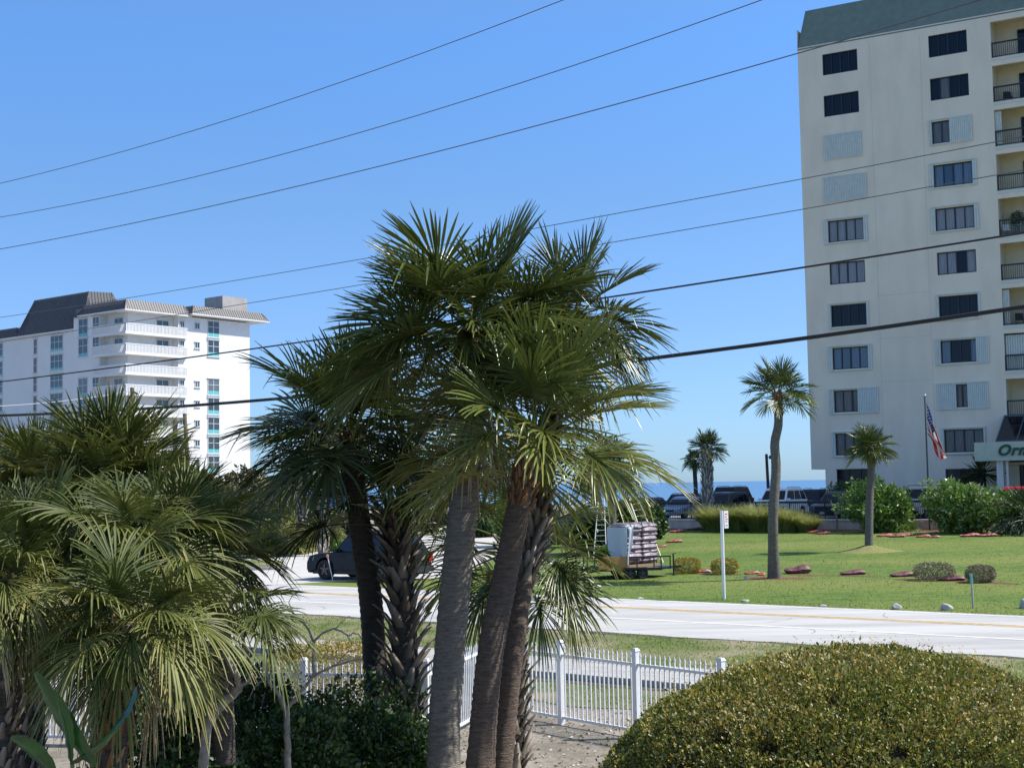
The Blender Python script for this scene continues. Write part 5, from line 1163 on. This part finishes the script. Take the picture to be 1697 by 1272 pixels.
for i in range(3): b.box(-.88, -.5+.46*i, .0, .88, -.42+.46*i, .085)
b.build('pallet', mat('pallet wood', (.28, .2, .12), rough=.9), pl)
# sheet: draped over the top and down the two faces that look at the camera
sheetm = mat('white plastic sheet', (.52, .58, .64), rough=.35, transl=.15, bump=.15, bscale=9)
b = MB(); V = []; nu, nv = 22, 26; top = 1.60
for j in range(nv+1):
    for i in range(nu+1):
        u = i/nu; v = j/nv; x = -.97+.34*u
        s = v*2.2
        if s < .65: y, z = .15-s, top+.03*math.sin(u*6)*.6-.10*(1-u)
        else: d = s-.65; y = -.5-.07-.03*math.sin(u*5+d*2)-.012*math.sin(u*11); z = top-.1*(1-u)-.03-d*(.86-.75*u*u+.05*math.sin(u*9))
        V.append((x+.05*math.sin(v*5), y, z))
b.add(V, [(j*(nu+1)+i, j*(nu+1)+i+1, (j+1)*(nu+1)+i+1, (j+1)*(nu+1)+i) for j in range(nv) for i in range(nu)], 0, True)
V = []
for j in range(15):
    for i in range(13):
        u = i/12; d = j/14; V.append((-.985-.025*math.sin(u*7+d*2)-.012*math.sin(u*15-d*4), -.56+.98*u, top-.11-d*(1.32-.55*u**3+.05*math.sin(u*8))))
b.add(V, [(j*13+i, j*13+i+1, (j+1)*13+i+1, (j+1)*13+i) for j in range(14) for i in range(12)], 0, True)
V = []
for j in range(9):
    for i in range(9):
        u = i/8; v = j/8; V.append((-.98+.9*u*(1-.35*v), -.55+.98*v, top-.09-.0*u+.035*math.sin(u*6+v*3)))
b.add(V, [(j*9+i, j*9+i+1, (j+1)*9+i+1, (j+1)*9+i) for j in range(8) for i in range(8)], 0, True)
b.build('plastic_sheet', sheetm, pl)

# loose bags on the lawn
LB = [(1163, 949, 'r', 30, .1, 'flat red mulch bag lying between the two clipped red-tipped shrubs'), (1246, 951, 'r', 26, .3, 'red mulch bag left of the tall lawn palm'), (1262, 953, 'r', 20, 1.2, 'red mulch bag leaning on the foot of the tall lawn palm'),
      (1322, 950, 'mm', 44, .1, 'plump maroon mulch bag right of the tall lawn palm'), (1413, 952, 'm', 42, .1, 'maroon mulch bag lying alone on the grass'), (1496, 955, 'm', 42, .2, 'maroon mulch bag left of the wide boxwood'), (1578, 962, 'm', 42, -.1, 'maroon mulch bag between the two boxwoods'),
      (1117, 899, 'r', 28, .1, 'red mulch bag on the grass right of the pallet'), (1096, 906, 'r', 18, .4, 'small red mulch bag behind the pallet'), (1122, 882, 'r', 26, .2, 'red mulch bag near the stucco wall end'), (1102, 880, 'r', 20, -.3, 'pale red mulch bag against the stucco wall'), (1152, 878, 'm', 30, 0, 'dark mulch bag in the shade of the wall left of the criss-cross palm'),
      (1299, 880, 'r', 18, 0, 'red mulch bag under the ornamental grass right of the tall palm'), (1350, 883, 'r', 26, .1, 'red mulch bag left of the bare sapling'), (1366, 885, 'r', 24, -.2, 'pale red mulch bag in front of the bare sapling'),
      (1466, 889, 'r', 26, .2, 'left red mulch bag of the three before the oleander'), (1486, 890, 'r', 28, -.2, 'middle red mulch bag of the three before the oleander'), (1502, 888, 'r', 26, .3, 'right red mulch bag of the three before the oleander'),
      (1530, 890, 'r', 24, .1, 'left red mulch bag of the pair below the flagpole'), (1547, 891, 'r', 22, -.2, 'right red mulch bag of the pair below the flagpole'), (1608, 889, 'r', 34, .1, 'left red mulch bag of the pair in front of the bright oleander'), (1636, 889, 'r', 32, -.05, 'right red mulch bag of the pair in front of the bright oleander')]
for i, (px, py, k, wp, rz, lb) in enumerate(LB):
    p = gpt(px, py); L = max(.5, wp*p.y/FPX)
    me = bag_mesh('bag', L, L*.55, (.24 if k == 'mm' else .155)*min(1.2, L/.8), bagr if k == 'r' else bagm_, i+5, 1.)
    link('mulch_bag', me, None, loc=(p.x, p.y, p.z-.012), label=lb, cat='mulch bag', group='mulch bags dropped on the lawn', rz=rz)

# ------------------------------------------------------------------ person, ladders
skinm = mat('dark skin', (.10, .055, .035), rough=.5); shirtm = mat('pale shirt', (.62, .63, .66), rough=.8); trous = mat('dark trousers', (.05, .055, .07), rough=.9); hairm = mat('black hair', (.012, .01, .01), rough=.8)
pp = at(1043, 870, 57.6); pg = gz(pp.x, pp.y); hgt = 1.80
bm = bmesh.new(); J = [(0, 0, .95, .15), (0, .01, 1.18, .14), (0, 0, 1.40, .15), (0, 0, 1.50, .065), (0, -.01, 1.585, .07), (0, -.015, 1.66, .098), (0, -.01, 1.735, .085),
     (.20, 0, 1.44, .065), (.27, -.06, 1.17, .045), (.24, -.28, 1.08, .035), (.23, -.36, 1.09, .03), (-.20, 0, 1.44, .065), (-.27, -.06, 1.17, .045), (-.24, -.28, 1.08, .035), (-.23, -.36, 1.09, .03),
     (.10, 0, .86, .10), (.11, -.03, .48, .065), (.11, .02, .09, .045), (.11, -.14, .05, .04), (-.10, 0, .86, .10), (-.11, -.03, .48, .065), (-.11, .02, .09, .045), (-.11, -.14, .05, .04)]
E_ = [(0, 1), (1, 2), (2, 3), (3, 4), (4, 5), (5, 6), (2, 7), (7, 8), (8, 9), (9, 10), (2, 11), (11, 12), (12, 13), (13, 14), (0, 15), (15, 16), (16, 17), (17, 18), (0, 19), (19, 20), (20, 21), (21, 22)]
for s_, hh in ((1, 10), (-1, 14)):
    for kf in range(5):
        x = J[hh][0]+(-.035+.0175*kf if kf < 4 else -s_*.05); y = J[hh][1]-(.055+.012*(1.5-abs(kf-1.5)) if kf < 4 else .01); J.append((x, y, 1.085-.01*abs(kf-2), .009)); J.append((x, y-(.03 if kf < 4 else .03), 1.06, .008)); n_ = len(J); E_ += [(hh, n_-2), (n_-2, n_-1)]
vs = [bm.verts.new(j[:3]) for j in J]
for a, c in E_: bm.edges.new((vs[a], vs[c]))
me = bpy.data.meshes.new('person'); bm.to_mesh(me); bm.free()
for m in (skinm, shirtm, trous): me.materials.append(m)
sk = bpy.data.objects.new('person_tmp', me); COL.objects.link(sk); md = sk.modifiers.new('s', 'SKIN'); md.use_smooth_shade = True
for i, j in enumerate(J): sv = me.skin_vertices[0].data[i]; sv.radius = (j[3], j[3]); sv.use_root = (i == 0)
sd_ = sk.modifiers.new('d', 'SUBSURF'); sd_.levels = sd_.render_levels = 1
bpy.context.view_layer.update(); dg = bpy.context.evaluated_depsgraph_get(); bme = bpy.data.meshes.new_from_object(sk.evaluated_get(dg)); bpy.data.objects.remove(sk)
bme.materials.clear()
for m in (skinm, shirtm, trous): bme.materials.append(m)
for p in bme.polygons: z = p.center.z; p.material_index = 2 if z < .95 else (1 if z < 1.5 and p.center.y > -.2 else 0)
for v in bme.vertices:                              # face: nose, brow, chin, cheeks from the skin surface
    c = v.co
    if 1.60 < c.z < 1.72 and c.y < -.06: c.y -= .022*math.exp(-((c.x)/.022)**2-((c.z-1.645)/.03)**2)
bo = link('person', bme, None, loc=(pp.x, pp.y, pg), label='person with dark hair in a pale shirt standing behind the wrapped pallet', cat='person', rz=.3)
bo.scale = (hgt/1.8,)*3
b = MB(); V = [(0, .012, 1.835)]; rows = [(.05, 1.825), (.083, 1.79), (.102, 1.745), (.107, 1.69), (.1, 1.65)]
for i, (q, z) in enumerate(rows):
    for k in range(14): a = k*2*math.pi/14; V.append((q*math.cos(a), .012+q*1.05*math.sin(a) if not (i > 2 and math.sin(a) < -.3) else -.03, z))
b.add(V, [(0, 1+k, 1+(k+1) % 14) for k in range(14)]+[(1+i*14+k, 15+i*14+k, 15+i*14+(k+1) % 14, 1+i*14+(k+1) % 14) for i in range(4) for k in range(14)], 0, True); b.build('hair', hairm, bo)
for sx in (-1, 1): b = MB(); b.tube([(sx*.035, -.100, 1.668), (sx*.035, -.108, 1.668)], [.012, .008], 8); b.build('eye', mat('eye white', (.7, .7, .7)), bo)
b = MB(); b.tube([(-.028, -.103, 1.605), (0, -.108, 1.602), (.028, -.103, 1.605)], .006, 5); b.build('mouth', mat('lips', (.14, .05, .05)), bo)
for sx in (-1, 1): b = MB(); b.tube([(sx*.095, 0, 1.63), (sx*.112, .01, 1.66), (sx*.1, .01, 1.685)], [.012, .014, .01], 6); b.build('ear', skinm, bo)
alum = mat('pale aluminium', (.62, .63, .62), rough=.4, metal=.2)
def ladder(label, bl, br, tl, tr_, n, m, r0=.03):
    o = Vector(bl); r = empty('ladder', o, label, 'ladder', 'ladders behind the trailer'); bl, br, tl, tr_ = [Vector(q)-o for q in (bl, br, tl, tr_)]
    for a, c in ((bl, tl), (br, tr_)): b = MB(); b.bar(a, c, r0); b.build('rail', m, r)
    for i in range(n): f = (i+.6)/n; b = MB(); b.bar(bl.lerp(tl, f), br.lerp(tr_, f), r0*.6); b.build('rung', m, r)
D = 61.
q0 = at(1080, 940, 60.); q1 = at(1099, 938, 60.); q0.z = q1.z = gz(q0.x, q0.y)
ladder('wide cream stepladder leaning to the left behind the wrapped pallet', q0, q1, at(1041, 822, 62), at(1056, 820, 62), 11, mat('cream fibreglass', (.66, .6, .46), rough=.5), .035)
q0 = at(983, 925, 62.5); q1 = at(1005, 925, 62.5); q0.z = q1.z = gz(q0.x, q0.y)
ladder('slim aluminium extension ladder leaning on the shrub left of the wrapped pallet', q0, q1, at(992, 822, 64), at(1001, 822, 64), 12, alum, .022)

# ------------------------------------------------------------------ sign, stakes, rocks, lamp, flag
metw = mat('white sign post', (.72, .73, .74), rough=.45)
g0 = gpt(1200, 993); r = empty('road_sign', g0, 'narrow white sign with faded red lettering on a white post at the road edge', 'sign')
tp = at(1197, 846, g0.y); b = MB(); b.tube([(0, 0, -.1), (0, 0, tp.z-g0.z)], .052, 12); b.build('post', metw, r); r.rotation_euler = (0, 0, 0)
sg = empty('sign_panel', (.13, -.04, 0)); sg.parent = r; bpy.data.objects.remove(sg)
b = MB(); z1 = tp.z-g0.z; b.hull([(.055, -.16, z1-.53), (.19, -.055, z1-.53), (.18, -.045, z1-.53), (.045, -.15, z1-.53)], [(.055, -.16, z1+.0), (.19, -.055, z1+.0), (.18, -.045, z1+.0), (.045, -.15, z1+.0)]); sp = b.build('sign_panel', metw, r)
ax_ = Vector((.135, .105, 0)).normalized(); nr_ = Vector((.105, -.135, 0)).normalized(); o_ = Vector((.055, -.16, 0))+nr_*.004
for (u0, u1, v0, v1, c) in ((.04, .13, -.12, -.075, (.55, .08, .08)), (.03, .10, -.20, -.165, (.6, .12, .12)), (.05, .14, -.27, -.235, (.6, .12, .12)), (.04, .12, -.34, -.31, (.55, .1, .1)), (.045, .13, -.46, -.43, (.08, .1, .12))):
    b = MB(); b.quad(o_+ax_*u0+Vector((0, 0, z1+v0)), o_+ax_*u1+Vector((0, 0, z1+v0)), o_+ax_*u1+Vector((0, 0, z1+v1)), o_+ax_*u0+Vector((0, 0, z1+v1))); b.build('marking', mat('sign ink %.2f' % c[0], c), sp)
g0 = gpt(1613, 1008); tp = at(1609, 950, g0.y); r = empty('marker_stake', g0, 'thin grey stake with a teal top near the small boxwood', 'stake')
b = MB(); d = tp-g0; b.bar((0, 0, -.1), d*.72, .028); b.build('stake', mat('grey stake', (.35, .36, .34), rough=.7), r); b = MB(); b.bar(d*.72, d, .034); b.build('cap', mat('teal cap', (.10, .42, .44), rough=.5), r)
g0 = gpt(553, 963); tp = at(542, 918, g0.y); r = empty('marker_stake', g0, 'thin white driveway marker with a red tip beside the SUV wheel', 'stake')
b = MB(); d = tp-g0; b.bar((0, 0, -.1), d*.88, .018); b.build('rod', metw, r); b = MB(); b.bar(d*.88, d, .045); b.build('reflector', mat('pinkish reflector', (.65, .25, .22), rough=.3), r)
rockm = mat('pale rock', (.33, .33, .31), rough=.95, col2=(.55, .54, .5), scale=5, bump=.8, bscale=8)
for i, (px, py, wp, hp_, lb) in enumerate(((1486, 1010, 18, .15, 'grey boulder at the road edge left of the other'), (1569, 1011, 19, .18, 'pale boulder at the road edge near the teal-topped stake'), (1700, 1008, 20, .26, 'pale boulder at the right edge of the photo'), (1235, 997, 14, .07, 'flat grey stone at the road edge by the sign post'), (1061, 992, 12, .05, 'small flat stone at the road edge near the trailer'), (1236, 961, 7, .16, 'small white block on the grass beside the tall lawn palm'), (1364, 1005, 14, .06, 'flat pale stone at the road edge'))):
    p = gpt(px, py); bm = bmesh.new(); bmesh.ops.create_icosphere(bm, subdivisions=3, radius=1); w_ = wp*p.y/FPX/2; rk = random.Random(i)
    ph = [rk.uniform(0, 6) for _ in range(4)]
    for v in bm.verts:
        c = v.co; q = 1+.14*math.sin(c.x*3+ph[0])*math.sin(c.y*3.3+ph[1])+.08*math.sin(c.z*6+ph[2]+c.x*4); v.co = Vector((c.x*w_*q, c.y*w_*.8*q, max(-.02, c.z*q*hp_*.75+hp_*.35)))
    me = bpy.data.meshes.new('rock'); bm.to_mesh(me); bm.free(); me.materials.append(rockm); [setattr(f_, 'use_smooth', True) for f_ in me.polygons]
    link('rock', me, None, loc=p, label=lb, cat='rock', group='stones along the road')
# floodlight pole in the car park
pc = ac_at(1274, 88); pc.z = 1.08; tp = at(1270, 752, pc.y); r = empty('lamp_post', pc, 'slim dark floodlight pole in the car park beside the tall lawn palm', 'lamp post')
d = tp-pc; b = MB(); b.tube([(0, 0, 0), d*.5, d], [.13, .11, .1], 10); b.build('pole', dkbrown, r)
b = MB(); b.bar(d-Vector((0, 0, .25)), d+Vector((.28, 0, -.2)), .025); b.build('arm', blackm, r)
b = MB(); q = d+Vector((.34, -.05, -.22)); b.hull([q+Vector(v) for v in ((-.16, -.18, -.14), (.2, -.18, -.06), (.2, .16, -.06), (-.16, .16, -.14))], [q+Vector(v) for v in ((-.14, -.12, .12), (.16, -.12, .15), (.16, .14, .15), (-.14, .14, .12))]); b.build('lamp_head', blackp, r)
# flagpole and hanging flag
c0 = ac_at(1538, 79.6); tp = at(1533, 658, c0.y); r = empty('flagpole', c0, 'tall dark flagpole with a silver ball in front of the tower', 'flagpole')
hgt = tp.z-c0.z; b = MB(); b.tube([(0, 0, 0), (0, 0, hgt*.6), (0, 0, hgt)], [.06, .05, .04], 10); b.build('pole', mat('bronze pole', (.06, .06, .065), rough=.4), r)
bm = bmesh.new(); bmesh.ops.create_uvsphere(bm, u_segments=12, v_segments=8, radius=.11); me = bpy.data.meshes.new('ball'); bm.to_mesh(me); bm.free(); me.materials.append(chrom); link('finial', me, r, loc=(0, 0, hgt+.09))
fr_, fb_, fw_ = mat('flag red', (.55, .03, .045), rough=.7, transl=.25), mat('flag blue', (.02, .04, .22), rough=.7, transl=.2), mat('flag white', (.80, .78, .76), rough=.7, transl=.3)
ft = at(1536.5, 667, c0.y); fbp = at(1557, 766, c0.y)
fo = Vector((c0.x+.09, c0.y, ft.z)); hang = ft.z-fbp.z; hoist = 1.9; fly = 3.35; nu, nv = 76, 39
def fpos(u, v):                                    # u along fly 0..1, v down hoist 0..1
    # hoist edge stays at the pole, the fly end falls and folds against it
    x0_, z0_ = .0, -v*hoist*.98
    ang = 1.37-.12*v; L = fly*u
    fall = 1-math.exp(-u*5)
    x = L*math.cos(ang)*.95*(1-.10*v)+.10*math.sin(v*9+u*3)*u+.03*u
    z = z0_*(1-u*.62)-L*math.sin(ang)*.86
    y = (.16*math.sin(v*12+u*4)+.07*math.sin(v*23-u*5))*min(1, u*2.5)
    x += .14*math.cos(v*12+u*4)*min(1, u*2.5)*.9+(1-v)*.22*u
    return (x, y, z)
b = MB(); V = [fpos(i/nu, j/nv) for j in range(nv+1) for i in range(nu+1)]; b.v = V
for j in range(nv):
    for i in range(nu):
        q = j*(nu+1)+i; b.f.append((q, q+1, q+nu+2, q+nu+1)); st = j//3; ca_ = i/nu < .4 and st < 7
        b.m.append(1 if ca_ else (0 if st % 2 == 0 else 2)); b.sm.append(True)
fo_ = b.build('flag', [fr_, fb_, fw_], loc=fo, label='flag with red and white stripes and a starred blue canton hanging limp from the pole', cat='flag', rz=.12)
b = MB()
for row in range(9):
    for col_ in range(6 if row % 2 == 0 else 5):
        u = .4*((col_*2+(1 if row % 2 == 0 else 2))/12); v = 7/13*(row+1)/10
        P0 = Vector(fpos(u, v)); du = (Vector(fpos(u+.01, v))-P0).normalized(); dv = (Vector(fpos(u, v+.02))-P0).normalized(); nn = du.cross(dv).normalized()
        if nn.y > 0: nn = -nn
        for s in (1, -1):
            c = P0+nn*.012*s; pts = [c+(du*math.cos(k*math.pi/5+1.57)+dv*math.sin(k*math.pi/5+1.57))*(.055 if k % 2 == 0 else .022) for k in range(10)]
            b.add([c]+pts, [(0, 1+k, 1+(k+1) % 10) for k in range(10)])
b.build('stars', fw_, fo_)

# ------------------------------------------------------------------ wires and poles
wirem = mat('black cable', (.012, .012, .013), rough=.6); wireg = mat('grey conductor', (.10, .10, .11), rough=.5, metal=.3); wirel = mat('pale service wire', (.42, .43, .46), rough=.5)
def wire(label, pts, rad, m, C=27., name='power_line', sag_ext=True):
    W = []
    for (px, py) in pts:
        d = ray(px, py); t = C/(d.x*NC[0]+d.y*NC[1]); W.append(Vector((0, 0, EYE))+d*t)
    # fit a parabola along the line: a -> z
    a = np.array([p.x*NA[0]+p.y*NA[1] for p in W]); z = np.array([p.z for p in W]); co_ = np.polyfit(a, z, 2 if len(W) > 2 else 1)
    if len(co_) == 3 and co_[0] < .0003: co_ = np.concatenate([[.0005], np.polyfit(a, z-.0005*a*a, 1)])
    A = np.linspace(-78, 14, 60); P = [(*xy(C, q), float(np.polyval(co_, q))) for q in A]
    o = Vector(P[0]); b = MB(); b.tube([Vector(p)-o for p in P], rad, 8); b.build(name, m, loc=o, label=label, cat='wire', group='wires along the road')
wire('uppermost wire, leaving the top of the photo left of its middle', [(0, 304), (380, 198), (750, 70)], .011, wireg)
wire('second wire from the top at the left edge of the photo', [(0, 360), (540, 236), (1065, 70)], .011, wireg)
wire('third wire from the top, ending at the top corner of the tower', [(0, 413), (560, 291), (1000, 182), (1325, 86)], .0125, wireg)
wire('thin wire passing behind the top of the tallest palm', [(0, 526), (555, 437), (925, 371), (1330, 297), (1697, 226)], .009, wireg)
wire('thin wire crossing the hotel roof and chimney', [(225, 532), (550, 480), (970, 410), (1330, 345), (1697, 283)], .009, wireg)
wire('black cable of medium thickness crossing the hotel balconies', [(0, 632), (300, 596), (620, 548), (1020, 489), (1330, 446), (1697, 385)], .021, wirem, name='power_cable')
wire('thickest black cable, lowest of all, ending just over the beige tower balconies', [(0, 688), (400, 667), (985, 603), (1340, 560), (1697, 509)], .044, wirem, name='power_cable')
polem = mat('weathered wood pole', (.16, .13, .10), rough=.95, var=.3, scale=4, stretch=(4, 4, .5))
def upole(label, px, pt, px2, D, r0, cross=None):
    tp = at(px, pt, D); g_ = at(px2, 890, D); g_.z = gz(g_.x, g_.y); r = empty('utility_pole', g_, label, 'utility pole', 'wooden poles beyond the left palms')
    b = MB(); b.tube([(0, 0, 0), tp-g_], [r0*1.2, r0], 10); b.build('pole', polem, r)
    if cross:
        b = MB(); b.bar(tp-g_+Vector((0, 0, -.2)), tp-g_+Vector((.3, 0, -.35)), .05); b.build('bracket', blackm, r)
    return tp
tA = upole('wooden pole topping out above the left palms with a pale wire attached', 219, 642, 219, 74, .11, 1)
upole('short wooden pole between the two others, before the hotel', 290, 694, 290, 70, .12)
upole('leaning wooden pole at the right of the left palms, before the hotel', 306, 685, 322, 70, .10)
for lb, a_, c_ in (('pale service wire running left from the top of the wooden pole', at(210, 649, 74), at(-30, 674, 60)), ('short pale wire low over the left palms', at(222, 700, 74), at(-30, 712, 60))):
    o = a_; b = MB(); P = [a_.lerp(c_, t)-o-Vector((0, 0, .5*t*(1-t))) for t in [k/16 for k in range(17)]]; b.tube(P, .018, 6); b.build('service_wire', wirel, loc=o, label=lb, cat='wire', group='pale service wires')

# ------------------------------------------------------------------ far low buildings
whm = mat('bright white wall', (.80, .80, .79), rough=.8, var=.03, scale=.5); bluem = mat('blue canvas', (.03, .16, .62), rough=.6, var=.15, scale=1.5); lbl = mat('light blue glass', (.16, .38, .62), rough=.2, spec=.8); tanm = mat('tan band', (.42, .33, .22), rough=.9)
o = at(655, 870, 140); o.z = .5; r = empty('beach_club', o, 'low white building with a sloping parapet and blue arched windows behind the dark fence', 'building')
def s140(px, py, D=140): p = at(px, py, D)-o; return p
Wd_ = s140(790, 870).x; zt1 = s140(700, 838).z; zlo = s140(655, 838).z
b = MB(); b.box(0, 0, 0, Wd_, 9, zt1-.9); b.build('wall', tanm, r)
b = MB(); b.box(-.05, -.05, zt1-.88, Wd_+.05, 9.05, zt1-.4)
a1, a2, a3 = s140(668, 832), s140(724, 806), s140(790, 800)
b.hull([(a1.x, 1, zt1-.4), (a3.x, 1, zt1-.4), (a3.x, 8, zt1-.4), (a1.x, 8, zt1-.4)], [(a1.x, 1, a1.z+.2), (a3.x, 1, a1.z+.2), (a3.x, 8, a1.z+.2), (a1.x, 8, a1.z+.2)])
b.hull([(a1.x, 1.05, a1.z+.2), (a3.x, 1.05, a1.z+.2), (a3.x, 7.95, a1.z+.2), (a1.x, 7.95, a1.z+.2)], [(a2.x-1, 1.05, a3.z), (a3.x, 1.05, a3.z), (a3.x, 7.95, a3.z), (a2.x-1, 7.95, a3.z)])
b.build('parapet', whm, r)
for i in range(5):
    x = .6+i*1.72; b = MB(); z0_ = .7; h0 = zt1-2.1; P = [(x+.62+.62*math.cos(a), -.02, h0+.62*math.sin(a)) for a in [k*math.pi/12 for k in range(13)]]
    b.add([(x, -.02, z0_), (x+1.24, -.02, z0_)]+P, [tuple(range(15))]); b.build('arched_window', lbl, r)
o = at(476, 880, 128); o.z = .5; r = empty('pool_pavilion', o, 'low pavilion with a bright blue awning and white ledge behind the left scrub', 'building')
w2 = (at(590, 880, 128)-o).x; zc = at(500, 846, 128).z-.5; zt2 = at(500, 808, 128).z-.5; zl = at(500, 840, 128).z-.5
b = MB(); b.box(0, 0, 0, w2, 6, zc); b.build('wall', mat('grey stucco', (.38, .38, .36), rough=.9), r)
b = MB(); b.box(-.1, -.4, zc, w2+.1, 6.2, zl); b.build('ledge', whm, r)
b = MB(); n = 10
for i in range(n):
    xx0, xx1 = w2*i/n, w2*(i+1)/n; b.hull([(xx0+.02, -.1, zl+.002), (xx1-.02, -.1, zl+.002), (xx1-.02, 5, zl+.002), (xx0+.02, 5, zl+.002)], [(xx0+.02, 1.6, zt2), (xx1-.02, 1.6, zt2), (xx1-.02, 3.4, zt2), (xx0+.02, 3.4, zt2)])
b.build('awning', bluem, r)
